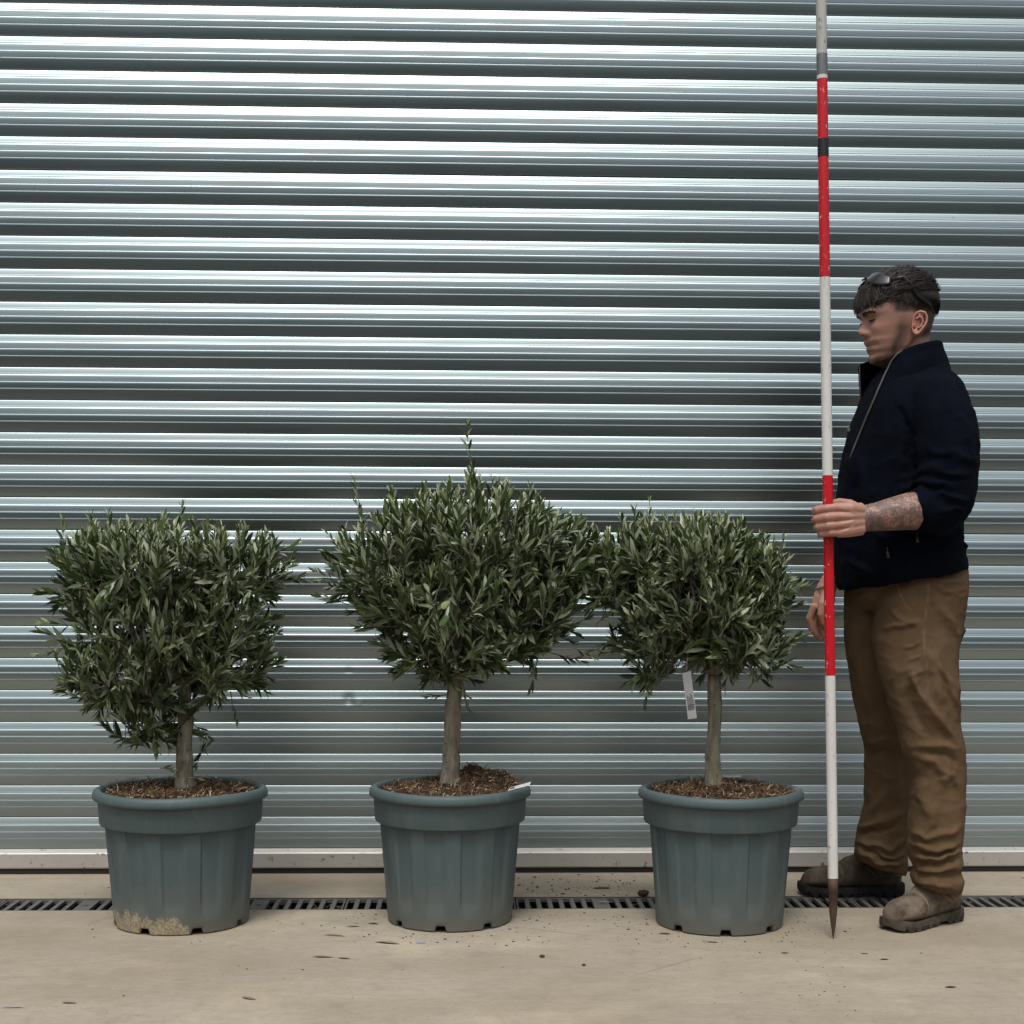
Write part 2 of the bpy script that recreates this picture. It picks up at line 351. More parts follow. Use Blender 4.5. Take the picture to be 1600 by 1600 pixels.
M = dict(
    shutter=mat_shutter(), rail=mat_rail(), concrete=mat_concrete(), pot=mat_pot(), leaf=mat_leaf(), bark=mat_bark(), soil=mat_soil(), fibre=mat_fibre(),
    skin=mat_skin(),
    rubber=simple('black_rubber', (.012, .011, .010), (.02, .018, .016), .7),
    asphalt=simple('asphalt', (.032, .032, .034), (.056, .054, .052), .95, 30, bump=.8, bs=180, bd=.004),
    block_green=simple('mirror_block_green', (.13, .155, .15), (.16, .19, .182), .8, 3),  # colour of the added unseen block that the slats mirror
    panel=simple('grey_cladding', (.16, .17, .17), (.2, .21, .21), .6, 3, metal=.3),
    grate=simple('galvanised_grate', (.085, .080, .075), (.17, .162, .15), .7, 40, metal=.3),
    pit=simple('drain_dark', (.006, .005, .004), (.02, .016, .012), 1, 40),  # near-black brown for the channel below the grate
    jacket=mat_cloth('navy_fleece', (.0014, .0024, .0056), (.0026, .0042, .0092), 30, sheen=.0, bump=.8, bd=.003, weave=260),
    trouser=mat_cloth('brown_canvas', (.092, .059, .032), (.128, .082, .047), 10, bump=.35, dusty=.25),
    boot=mat_cloth('dusty_suede', (.060, .044, .032), (.185, .150, .115), 22, bump=.8, bd=.003, weave=160, dusty=.8),
    boot_shaded=mat_cloth('shaded_suede', (.045, .036, .028), (.085, .068, .052), 22, bump=.8, bd=.003, weave=160, dusty=.4),  # farther boot: its shade put into a darker copy of the suede
    sole=mat_cloth('dusty_rubber_sole', (.035, .030, .025), (.105, .090, .070), 35, bump=.6, bd=.003, weave=120, dusty=.5),
    sole_shaded=mat_cloth('shaded_rubber_sole', (.015, .014, .014), (.035, .031, .028), 35, bump=.6, bd=.003, weave=120),  # farther sole: shade put into a darker copy of the rubber
    hair=simple('dark_hair', (.009, .0055, .0035), (.028, .017, .011), .62, 60, bump=0),
    lens=N('smoked_lens', **{'Base Color': (.010, .012, .015), 'Roughness': .28}).m,
    frame=N('black_frame', **{'Base Color': (.01, .01, .01), 'Roughness': .3}).m,
    red=mat_paint('red_paint', (.58, .008, .016), (.62, .55, .50), .625), white=mat_paint('white_paint', (.70, .69, .65), (.32, .30, .27), .62),
    offwhite=mat_paint('dull_white_paint', (.50, .49, .46), (.22, .17, .12), .60),
    tape=simple('black_tape', (.008, .008, .008), (.018, .018, .018), .45), tape2=simple('silver_tape', (.14, .15, .16), (.24, .25, .26), .45, 60, metal=.4),
    rust=simple('rusty_steel', (.055, .032, .022), (.13, .080, .055), .75, 60, metal=.35, bump=.5, bs=200),
    tagw=simple('white_tag', (.28, .28, .275), (.38, .38, .37), .5, 20, bump=0), ink=simple('print_ink', (.06, .06, .06), (.09, .09, .09), .7, bump=0),
    zip=simple('zip_tape', (.040, .036, .032), (.08, .07, .06), .6, bump=0), thread=simple('thread', (.20, .13, .075), (.26, .17, .10), .9, bump=0),
    dead=simple('dry_leaf', (.13, .105, .07), (.27, .22, .15), .9, 40), crumb=simple('soil_crumb', (.035, .020, .012), (.09, .055, .035), 1, 40),
    eye=N('eyeball', **{'Base Color': (.25, .22, .2), 'Roughness': .2}).m, steel=simple('steel_chain', (.3, .3, .3), (.45, .45, .45), .3, metal=1.0, bump=0),
)

# ================================================================== SETTING
pr = [front(G(800, y)) for y in (1401.5, 1420.5)]           # drain edges, metres in front of the shutter
DR0, DR1 = pr[0], pr[1]
X0, X1 = -4.2, 4.2; APR = 2.75
def wall_mesh(name, mb, mat, smooth=False):
    mb.V = [tuple(MW @ Vector(v)) for v in mb.V]; return mb.mesh(name, mat, smooth)
# concrete apron in two slabs either side of the drain channel
b = MB(); b.box(X0, X1, -DR0, .35, -.12, 0); o = link('pavement', wall_mesh('pavement', b, M['concrete'])); tag(o, 'strip of buff concrete between the drain and the shutter', kind='structure')
b = MB(); b.box(X0, X1, -APR, -DR1, -.12, 0); o = link('pavement', wall_mesh('pavement', b, M['concrete'])); tag(o, 'buff brushed concrete apron in front of the drain', kind='structure')
b = MB()
for (x0, x1, y0, y1) in ((-300, 300, -300, -APR), (-300, X0, -APR, 300), (X1, 300, -APR, 300), (X0, X1, .35, 300)):
    b.add([(x0, y0, -.012), (x1, y0, -.012), (x1, y1, -.012), (x0, y1, -.012)], [(0, 1, 2, 3)])
o = link('ground', wall_mesh('ground', b, M['asphalt'])); tag(o, 'dark tarmac yard beyond the concrete', kind='structure')

# ---- roller shutter
shut = empty('roller_shutter', W0, PSI, 'tall closed galvanised steel roller shutter with ribbed slats behind the trees and the man', 'shutter')
zr = WP(800, 1324).z; ztop = WP(800, 16).z; PIT = (ztop-zr)/26.0
NS = 38
def slat_profile():
    # t from the bottom (0) to the top (1) of one slat, out = metres proud of the shutter line
    base = lambda t: .0078*4*t*(1-t)*(1+.25*(t-.5))
    pts = [(0.0, -.006), (.012, .0005)]
    gro = [.35, .56, .775]
    ts = sorted(set([.02, .05, .09, .14, .2, .26, .30, .40, .45, .50, .61, .66, .71, .83, .88, .92, .95, .975]))
    allp = [(t, base(t)) for t in ts]
    for g in gro:
        w_ = .015
        allp += [(g-w_, base(g-w_)), (g-w_*.5, base(g)-.0006), (g-w_*.1, base(g)-.0007), (g+w_*.5, base(g)+.00015), (g+w_, base(g+w_))]
    allp.sort(); pts += allp + [(.990, -.0002), (1.0, -.004)]
    return [(-o_, t*PIT) for t, o_ in pts]
PR = slat_profile()
def slat_mesh(xs, dents=()):
    V = []; 
    for x in xs:
        for (y, z) in PR:
            d = 0; dz = 0
            for (dx, dt, rx, rz, dep) in dents:
                k = math.exp(-((x-dx)/rx)**2-((z/PIT-dt)/rz)**2); d += dep*k
            V.append((x, y+d, z+dz))
    nc = len(PR); F = [(i*nc+j, i*nc+j+1, (i+1)*nc+j+1, (i+1)*nc+j) for i in range(len(xs)-1) for j in range(nc-1)]
    m = mesh('slat', V, F, M['shutter']); return m
sl = slat_mesh(np.linspace(-3.6, 3.6, 9))
sharp = None
wobble = [random.uniform(-.0008, .0008) for _ in range(NS)]
dent_at = {4: [(along(WP(545, 1085)), .72, .014, .16, .003), (along(WP(560, 1090)), .55, .010, .10, -.0015)], 5: [(along(WP(545, 1040)), .6, .010, .10, .0012)]}
for i in range(NS):
    if i in dent_at:
        dx = dent_at[i][0][0]
        m = slat_mesh(np.concatenate([[-3.6], np.linspace(dx-.12, dx+.12, 60), [3.6]]), dent_at[i])
    else: m = sl
    o = bpy.data.objects.new('slat', m); COL.objects.link(o); o.parent = shut; o.location = (0, wobble[i], zr+i*PIT); o.rotation_euler = (random.uniform(-.011, .011), 0, random.uniform(-.00012, .00012))
b = MB(); zb = .018
prof = [(.006, zb), (-.024, zb), (-.026, zb+.004), (-.026, zr-.0135), (-.024, zr-.010), (-.006, zr-.001), (.006, zr-.001)]
V = [(x, y, z) for x in (-3.6, 3.6) for (y, z) in prof]; k = len(prof)
b.add(V, [(j, (j+1) % k, k+(j+1) % k, k+j) for j in range(k)])
o = link('bottom_rail', b.mesh('bottom_rail', M['rail'], False), shut, False); o['label'] = 'plain dusty aluminium bottom rail'
b = MB(); b.box(-3.6, 3.6, -.020, .004, .002, zb-.002); link('rubber_seal', b.mesh('rubber_seal', M['rubber'], False), shut, False)
for s in (-1, 1):
    b = MB(); b.box(s*3.6-.05, s*3.6+.05, -.05, .06, 0, NS*PIT+zr); link('guide_rail', b.mesh('guide_rail', M['panel'], False), shut, False)
b = MB(); b.box(-3.7, 3.7, -.25, .1, NS*PIT+zr-.02, NS*PIT+zr+.5); link('shutter_housing', b.mesh('shutter_housing', M['panel'], False), shut, False)
b = MB(); b.box(-3.6, 3.6, .012, .03, 0, NS*PIT+zr); link('backing', b.mesh('backing', M['rubber'], False), shut, False)
bw = MB(); H = 5.4
bw.box(-14, -3.65, .0, .3, -.1, H); bw.box(3.65, 14, .0, .3, -.1, H); bw.box(-3.65, 3.65, .1, .3, NS*PIT+zr+.3, H)
o = link('wall', wall_mesh('wall', bw, M['panel'])); tag(o, 'grey clad building wall round the shutter', kind='structure')
# added block, out of view, put in to give the slats a dark band
bw = MB(); bw.box(-40, 40, -24, -17, -.1, 4.3)
V = [(-41, -17, 4.3), (41, -17, 4.3), (41, -20.5, 5.6), (-41, -20.5, 5.6), (41, -24, 4.3), (-41, -24, 4.3)]
bw.add(V, [(0, 1, 2, 3), (3, 2, 4, 5), (0, 3, 5), (1, 4, 2)])
o = link('mirror_block', wall_mesh('mirror_block', bw, M['block_green'])); tag(o, 'added unseen dark green block, put in for the dark bands mirrored in the shutter', 'mirror_block')

# ---- drain
gx0, gx1 = X0, X1
drain = empty('drain_channel', MW @ Vector((0, -(DR0+DR1)/2, 0)), PSI, 'narrow line drain with slotted grey grating running along the concrete', 'drain')
dw = (DR1-DR0); hw = dw/2
b = MB(); b.box(gx0, gx1, -hw, -hw+.003, -.1, -.001); b.box(gx0, gx1, hw-.003, hw, -.1, -.001); b.box(gx0, gx1, -hw, hw, -.11, -.1)
link('channel', b.mesh('channel', M['pit'], False), drain, False)
NP = 33.8e-3*1.0
p1, p2 = G(60, 1418), G(60+18.2, 1418); NP = (p2-p1).length
gl = NP*15; ng = int((gx1-gx0)/gl)
def grate_mesh(seed):
    random.seed(seed); b = MB(); e = .0155
    b.box(.002, gl-.002, -hw+.0045, -hw+e, -.012, -.002); b.box(.002, gl-.002, hw-e, hw-.0045, -.012, -.002)
    for k in range(16):
        xc = k*NP; wbar = NP*.40
        x0 = max(.002, xc-wbar/2); x1 = min(gl-.002, xc+wbar/2)
        b.box(x0, x1, -hw+e, hw-e, -.012, -.0025)
    # one blind slot with the fixing screw
    b.box(NP*7+NP*.2, NP*8-NP*.2, -hw+e, hw-e, -.012, -.003)
    b.tube([(NP*7.5, 0, -.003), (NP*7.5, 0, -.0005)], .006, 10)
    return b.mesh('grate', M['grate'], False)
gm = grate_mesh(1)
for i in range(ng+1):
    o = bpy.data.objects.new('grate', gm); COL.objects.link(o); o.parent = drain; o.location = (gx0+.02+i*gl-gl*.25, 0, 0)
# silt and crumbs lying in the slots
random.seed(5); b = MB()
for i in range(700):
    x = random.uniform(-2.2, 2.2); cl = noise.noise(Vector((x*2.2, 3, 1)))
    if cl < -.05 or random.random() > .35+cl: continue
    r = random.uniform(.004, .012); b.sphere((x, random.uniform(-hw+.012, hw-.012), random.uniform(-.03, -.006)), r, 6, 4, (1.4, 1, .5))
o = link('silt', b.mesh('silt', M['crumb']), drain, False); o['kind'] = 'stuff'

# ================================================================== POTS
def lathe_pot(name, cx_px, base_row, rim_l, rim_r, rimrow, yaw, label, mudspec=None, tilt=0.0):
    """pot measured in the photograph: base row = lowest front pixel row, rim width in pixels"""
    gb = G(cx_px, base_row); Yc = gb.y+.165
    c = G(cx_px, base_row); c = Vector((P(cx_px, base_row, Yc).x, Yc, 0))
    rr = (P(rim_r, rimrow, Yc).x-P(rim_l, rimrow, Yc).x)/2*.997; H = P(cx_px, rimrow, Yc).z
    pot = empty('plant_pot', c, yaw, label, 'plant pot', 'grey plastic pots holding the olive trees')
    if tilt: pot.rotation_euler = (0, tilt, yaw)
    n = 192; rb = rr*.765; rt = rr*.885; NF = 12
    bodyZ = [.0, .004, .012, .0165, .021, .0255, .030, .035, .040, .045, .05, .056, .063, .07, .08, .09, .14, .19, .23, H-.112, H-.100, H-.094]
    rings = []
    notch = [2*math.pi*k/8 for k in range(8)]
    for j, z in enumerate(bodyZ):
        f = z/(H-.03); r0 = rb+(rt-rb)*f; ring = []
        for k in range(n):
            a = 2*math.pi*k/n
            # twenty shallow raised panels, like staves
            ph = (a*NF/(2*math.pi)) % 1; st = 1 if .12 < ph < .60 else 0
            e_ = min(abs(ph-.12), abs(ph-.60)); st = (.5+.5*min(1, e_/.022)) if st else (.5-.5*min(1, e_/.022))
            amp = .0055*sm(np.array([z]), .03, .09)[0]
            r = r0-amp*(1-st); zz = z
            if j == 0: r -= .006
            if z < .028:
                da = min(abs((a-q+math.pi) % (2*math.pi)-math.pi) for q in notch)
                if da*rb < .0135: zz = .017+.002*(j/4)
                if z < .02 and da*rb < .0135: r -= .0
            ring.append((r*math.cos(a), r*math.sin(a), zz))
        rings.append(ring)
    # band under the lip, then inside face
    for (r, z) in ((rt*.995+.001, H-.092), (rt+.007, H-.0905), (rt+.0085, H-.087), (rt+.0125, H-.026)):
        rings.append([(r*math.cos(2*math.pi*k/n), r*math.sin(2*math.pi*k/n), z) for k in range(n)])
    V = [v for r in rings for v in r]; F = grid_faces(len(rings), n, True)
    m = mesh('body', V, F, M['pot'])
    try: m.set_sharp_from_angle(angle=R(38))
    except Exception: pass
    mud = np.zeros(len(V)); va = np.array(V)
    if mudspec:
        for (a0, a1, h0, h1, st) in mudspec:
            for i, (x, y, z) in enumerate(V):
                a = math.degrees(math.atan2(y, x)+yaw)
                a = (a+360) % 360
                if a0 < a < a1:
                    u = (a-a0)/(a1-a0); hh = h0+(h1-h0)*(.5+.5*noise.noise(Vector((a*.11, 2.0, 0)))*1.6)*min(1, 6*u, 6*(1-u))
                    mud[i] = max(mud[i], st*min(1, max(0, (hh-z)/.035+.5)))
    attr(m, 'mud', mud)
    # inner base, coloured black to put shade into the notches
    o = bpy.data.objects.new('body', m); COL.objects.link(o); o.parent = pot
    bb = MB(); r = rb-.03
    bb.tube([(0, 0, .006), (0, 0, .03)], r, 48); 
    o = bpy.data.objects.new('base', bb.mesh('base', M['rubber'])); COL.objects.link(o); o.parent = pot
    # rolled lip
    lip = [(rt+.010, H-.027), (rr-.004, H-.027), (rr-.0005, H-.024), (rr, H-.018), (rr-.001, H-.010), (rr-.005, H-.003), (rr-.011, H), (rr-.019, H-.002), (rr-.024, H-.008), (rr-.026, H-.02), (rt-.004, H-.06), (rt-.008, H-.10)]
    V = []
    for (r, z) in lip:
        for k in range(n):
            a = 2*math.pi*k/n; wv = 1+.004*math.sin(2*a+yaw*3)+.002*math.sin(5*a)
            V.append((r*wv*math.cos(a), r*wv*math.sin(a), z+.0015*math.sin(3*a+yaw)))
    m = mesh('rim', V, grid_faces(len(lip), n, True), M['pot']); attr(m, 'mud', np.zeros(len(V)))
    o = bpy.data.objects.new('rim', m); COL.objects.link(o); o.parent = pot
    # soil surface
    return pot, c, rr-.026, H
def soil(pot, R0, H, drop, mound_w, seed, moss=None):
    cy_, sy_ = math.cos(pot.rotation_euler.z), math.sin(pot.rotation_euler.z)
    mound = lambda x, y: mound_w(cy_*x-sy_*y, sy_*x+cy_*y)
    rnd = random.Random(seed); nr, na = 26, 90; V = [(0, 0, H-drop+mound(0, 0))]
    def hz(x, y): 
        q = noise.noise(Vector((x*14, y*14, seed)))*.010+noise.noise(Vector((x*45, y*45, seed)))*.006
        return H-drop+mound(x, y)+q
    V = [(0, 0, hz(0, 0))]
    for i in range(1, nr+1):
        for k in range(na):
            a = 2*math.pi*k/na; r = (R0-.004)*i/nr; x, y = r*math.cos(a), r*math.sin(a); V.append((x, y, hz(x, y)))
    F = [(0, 1+k, 1+(k+1) % na) for k in range(na)]+grid_faces(nr, na, True, 1)
    m = mesh('soil', V, F, M['soil']); o = bpy.data.objects.new('soil', m); COL.objects.link(o); o.parent = pot; tag(o, 'brown coir and bark compost', kind='stuff')
    V = []; F = []; va = []
    for i in range(5200):
        a = rnd.uniform(0, 6.283); r = (R0-.008)*math.sqrt(rnd.random()); x, y = r*math.cos(a), r*math.sin(a)
        z = hz(x, y)+rnd.uniform(-.001, .006); l = rnd.uniform(.004, .018)*(2.4 if rnd.random() < .12 else 1); d = rnd.uniform(0, 6.283); t = rnd.uniform(-.5, .8)
        w_ = rnd.uniform(.0004, .0010)*(2.0 if rnd.random() < .12 else 1)
        dv = Vector((math.cos(d)*math.cos(t), math.sin(d)*math.cos(t), math.sin(t)))*l; sv = Vector((-math.sin(d), math.cos(d), .5)).normalized()*w_
        mid = dv*.5+Vector((rnd.uniform(-1, 1), rnd.uniform(-1, 1), rnd.uniform(0, 1)))*l*.22
        p = Vector((x, y, z)); n0 = len(V); c_ = min(1, max(0, rnd.gauss(.58, .27)))
        u_ = Vector((0, 0, w_*.8))
        V += [p-sv, p+sv, p+mid-sv+u_, p+mid+sv+u_, p+dv]; va += [c_]*5
        F += [(n0, n0+1, n0+3, n0+2), (n0+2, n0+3, n0+4)]
    for i in range(420):   # dark crumbs
        a = rnd.uniform(0, 6.283); r = (R0-.012)*math.sqrt(rnd.random()); x, y = r*math.cos(a), r*math.sin(a); s_ = rnd.uniform(.002, .006)
        b = MB().sphere((x, y, hz(x, y)+s_*.5), s_, 6, 4, (1, 1, .7)); n0 = len(V); V += b.V; F += [tuple(q+n0 for q in f) for f in b.F]; va += [rnd.uniform(0, .35)]*len(b.V)
    m = mesh('coir_fibres', V, F, M['fibre'], False); attr(m, 'var', va)
    o = bpy.data.objects.new('coir_fibres', m); COL.objects.link(o); o.parent = pot; o['kind'] = 'stuff'
    return hz
bump2 = lambda x, y: .030*math.exp(-((x-.075)**2+(y-.05)**2)/.012)+.022*math.exp(-((x-.055)**2+(y-.06)**2)/.0012)+.014*math.exp(-((x-.135)**2+(y-.02)**2)/.003)+.006*noise.noise(Vector((x*30, y*30, 4)))
bump1 = lambda x, y: .008*math.exp(-(x*x+y*y)/.006)
pot1, c1, ri1, H1 = lathe_pot('p', 285, 1462, 151, 421, 1229, R(-110), 'grey plastic pot caked with pale mud at its base, left of the three', [(194, 288, .022, .070, 1.0), (298, 332, .012, .05, .22)])
pot2, c2, ri2, H2 = lathe_pot('p', 703, 1458, 575, 829, 1226, R(-96), 'grey plastic pot with a white plant label lying on its rim', [(222, 268, .006, .03, .25)])
pot3, c3, ri3, H3 = lathe_pot('p', 1123, 1464, 993, 1251, 1230, R(-92), 'grey plastic pot beside the striped pole, with compost filled level', None)
soil(pot1, ri1, H1, .012, bump1, 11); soil(pot2, ri2, H2, .010, bump2, 12); soil(pot3, ri3, H3, .012, lambda x, y: .014*math.exp(-(x*x+y*y)/.02), 13)

# ================================================================== OLIVE TREES
def leaf_template():
    # lanceolate blade, length 1 along x, width along y, normal z (upper side up)
    V = [(0, 0, 0)]
    for t, wd in ((.18, .062), (.45, .105), (.74, .080)):
        z = .16*t*(1-t)-.10*t*t
        V += [(t, -wd, z+.030*(wd/.1)), (t, 0, z), (t, wd, z+.030*(wd/.1))]
    V.append((1, 0, -.10))
    F = [(0, 1, 2), (0, 2, 3), (1, 4, 5, 2), (2, 5, 6, 3), (4, 7, 8, 5), (5, 8, 9, 6), (7, 10, 8), (8, 10, 9)]
    return np.array(V), [tuple(reversed(f)) for f in F]
LV, LF = leaf_template()
LEAFM = []
for k in range(8):
    m = mesh('leaf', LV*np.array([1, random.uniform(.85, 1.2), random.uniform(.4, 1.7)]), LF, M['leaf']); attr(m, 'var', [min(1, .25+.75*k/7)]*len(LV)); LEAFM.append(m)
def olive(c, px_c, H, trunk, blobs, extra, nshoot, seed, label, suckers=()):
    rnd = random.Random(seed); Y = c.y
    tr = empty('olive_tree', (c.x, c.y, H-.03), 0, label, 'olive tree', 'olive trees in a row in front of the shutter')
    # trunk through measured pixels
    pts = [P(px, py, Y) for px, py, r in trunk]; rad = [r for *_, r in trunk]
    b = MB(); PT = []; RD = []
    for i in range(len(pts)-1):
        for k in range(6):
            f = k/6; PT.append(pts[i].lerp(pts[i+1], f)); RD.append(rad[i]*(1-f)+rad[i+1]*f)
    PT.append(pts[-1]); RD.append(rad[-1])
    b.tube(PT, RD, 24); m = b.mesh('trunk', M['bark']); a = co_of(m); nn = no_of(m)
    for i in range(len(a)):
        v = Vector(a[i]); q = noise.noise(v*Vector((1, 1, .45)) if False else Vector((v.x*38, v.y*38, v.z*16)))*.0042+noise.noise(v*90)*.0016+.004*math.exp(-((v.z-PT[8].z-.03*math.sin(seed))/.012)**2)*max(0, math.sin(v.x*60+seed))
        a[i] += nn[i]*q
    set_co(m, a); link('trunk', m, tr)
    top = PT[-1]
    E = []
    for (bx, by, rx, ry, rd, wt) in blobs:
        cc = P(bx, by, Y); E.append((cc, rx*(P(1, 0, Y)-P(0, 0, Y)).x, rd, ry*(P(1, 0, Y)-P(0, 0, Y)).x, wt))
    # scaffold limbs
    limbs = []
    for k in range(7):
        cc, rx, rd, rz, wt = E[0]; a = 6.283*k/7+rnd.uniform(-.3, .3)
        tip = cc+Vector((rx*.6*math.cos(a), rd*.6*math.sin(a), rz*rnd.uniform(-.4, .5)))
        mid = top.lerp(tip, .5)+Vector((0, 0, -.02)); q = [top+Vector((0, 0, -.012)), top.lerp(mid, .5)+Vector((rnd.uniform(-.01, .01), 0, 0)), mid, tip]
        bb = MB().tube(q, [.0095, .007, .0055, .002], 7); link('branch', bb.mesh('branch', M['bark']), tr); limbs.append(q)
    leaves = []; tw = MB()
    def shoot(p0, d, ln, lsize, up=.5, young_lit=.0, sp=.0130):
        d = Vector(d).normalized(); n = max(3, int(ln/sp)); p = Vector(p0); path = [p.copy()]
        side = d.cross(Vector((rnd.gauss(0, 1), rnd.gauss(0, 1), rnd.gauss(0, 1)))).normalized()
        for i in range(n):
            d = (d+Vector((rnd.gauss(0, .06), rnd.gauss(0, .06), up*.06+rnd.gauss(0, .05)))).normalized(); p = p+d*(ln/n); path.append(p.copy())
            side = (side-d*side.dot(d)).normalized()
            f = (i+1)/n
            for s in (-1, 1):
                if rnd.random() < .10: continue
                ang = R(rnd.uniform(14, 40))*(1.15-.55*f); l = lsize*rnd.uniform(.66, 1.15)*(1-.35*f**3)*(.75+.25*min(1, f*4))
                ld = (d*math.cos(ang)+side*s*math.sin(ang)); 
                ld = (ld+Vector((rnd.gauss(0, .12), rnd.gauss(0, .12), rnd.gauss(0, .12)))).normalized()
                nz = d*math.sin(ang)-side*s*math.cos(ang)      # upper side looks along the stem
                nz = (nz+Vector((rnd.gauss(0, .6), rnd.gauss(0, .6), rnd.gauss(.25, .35)))); nz = (nz-ld*nz.dot(ld)).normalized()
                leaves.append((p.copy(), ld, nz, l, min(1, max(0, rnd.gauss(.33+young_lit*.52*f, .25)))))  # paler tips: young growth plus a top highlight put into leaf colour
            side = (Matrix.Rotation(R(90+rnd.uniform(-18, 18)), 3, d) @ side)
        # end pair
        for s in (-1, 1):
            ld = (d+side*s*.22).normalized(); nz = (d*.2-side*s); nz = (nz-ld*nz.dot(ld)).normalized(); leaves.append((p.copy(), ld, nz, lsize*rnd.uniform(.55, .8), min(1, .5+young_lit*.4+rnd.uniform(-.1, .15))))
        tw.tube(path, [max(.0006, .0015*(1-i/len(path))) for i in range(len(path))], 4, False)
    tot = sum(e[4] for e in E)
    for e_ in E:
        cc, rx, rd, rz, wt = e_
        for k in range(int(nshoot*wt/tot)):
            while True:
                v = Vector((rnd.gauss(0, 1), rnd.gauss(0, 1), rnd.gauss(0, 1))).normalized()
                if v.y < .55 or rnd.random() < .45: break
            rho = (rnd.uniform(.12, 1)**.42)*.95
            # an uneven outline: clumps stand out, hollows fall back
            rho *= 1+.13*noise.noise(Vector((v.x*2.1, v.y*2.1, v.z*2.1))*1.3+Vector((seed*3.1, 0, 0)))
            p = cc+Vector((v.x*rx, v.y*rd, v.z*rz))*rho
            ln = rnd.uniform(.055, .11)
            up = max(0, v.z)
            d = Vector((v.x*(.8-.5*up), v.y*(.8-.4*up), v.z*.35+.62+1.2*up)) + Vector((rnd.gauss(0, .22), rnd.gauss(0, .22), rnd.gauss(0, .18)))
            if v.z < -.35: d = Vector((v.x, v.y, rnd.gauss(-.05, .4)))
            d.y *= .45
            d.normalize()
            shoot(p-d*ln*.75, d, ln, rnd.uniform(.044, .066), .7 if v.z > -.1 else -.5, up)
            if k % 5 == 0:
                q = limbs[k % 7]; mp = q[2].lerp(q[3], rnd.random()); 
                mid = mp.lerp(p, .5)+Vector((0, 0, .015)); tw.tube([mp, mid, p-d*ln*.7], [.0024, .0018, .0012], 5, False)
    for (pts_, ls, yg) in extra:
        Yo = Y+rnd.uniform(-.08, .05); q = [P(x, y, Yo) for x, y in pts_]
        for i in range(len(q)-1):
            seg = q[i+1]-q[i]; shoot(q[i], seg, seg.length, ls, .0, yg, .022 if i and len(q) > 2 else .017)
    # joined foliage + the 300 leaves that stand nearest the camera
    leaves.sort(key=lambda L_: L_[0].y+rnd.uniform(0, .09)); near = leaves[:300]; rest = leaves[300:]
    n = len(rest); Pp = np.array([tuple(l[0]) for l in rest]); X = np.array([tuple(l[1]) for l in rest]); Z = np.array([tuple(l[2]) for l in rest]); Yv = np.cross(Z, X)
    S = np.array([l[3] for l in rest])[:, None, None]; wd = np.random.uniform(.85, 1.25, (n, 1)); cu = np.random.uniform(.3, 1.8, (n, 1))
    V = Pp[:, None, :]+S*(LV[None, :, 0:1]*X[:, None, :]+(LV[None, :, 1:2]*wd[:, None])*Yv[:, None, :]+(LV[None, :, 2:3]*cu[:, None])*Z[:, None, :])
    nv = len(LV); F = []
    for i in range(n):
        o_ = i*nv; F += [tuple(q+o_ for q in f) for f in LF]
    m = mesh('foliage', V.reshape(-1, 3), F, M['leaf']); attr(m, 'var', np.repeat([l[4] for l in rest], nv))
    o = link('foliage', m, tr); tag(o, kind='stuff')
    for (p, x, z, l, v) in near:
        o = bpy.data.objects.new('leaf', LEAFM[min(7, int(v*8))]); COL.objects.link(o); o.parent = tr
        y_ = z.cross(x); mt = Matrix((x, y_, z)).transposed()
        o.matrix_basis = Matrix.Translation(p-tr.location) @ (mt @ Matrix.Diagonal((l, l, l))).to_4x4()
    m = tw.mesh('twigs', M['bark']); o = link('twigs', m, tr); tag(o, kind='stuff')
    return tr, n+300
t1, n1 = olive(c1, 288, H1, [(290, 1232, .0275), (289, 1212, .0235), (288, 1175, .021), (290, 1120, .0195), (286, 1070, .018)],
    [(250, 890, 160, 72, .25, 8), (370, 890, 85, 55, .2, 2.6), (150, 900, 60, 75, .17, 1.6), (262, 970, 178, 85, .25, 7), (215, 1050, 130, 62, .20, 3.8), (340, 1035, 95, 58, .18, 2.6), (238, 1120, 68, 42, .12, 1.5)],
    [([(98, 880), (96, 822)], .05, .8), ([(275, 840), (278, 795)], .045, 1), ([(440, 900), (486, 905)], .05, .8), ([(110, 1010), (66, 1022)], .045, .8), ([(120, 980), (70, 972)], .04, .8),
     ([(420, 870), (455, 850)], .05, .8), ([(175, 850), (170, 812)], .05, .9), ([(250, 1200), (262, 1202)], .035, 0), ([(300, 1130), (322, 1150), (310, 1190)], .04, 0), ([(296, 1200), (318, 1165)], .04, 0),
     ([(230, 1130), (190, 1160)], .04, 0), ([(360, 1080), (366, 1125)], .035, .3), ([(292, 1216), (330, 1212)], .03, 0)],
    860, 21, 'olive tree with the widest, lowest-hanging dark crown, left of the three')
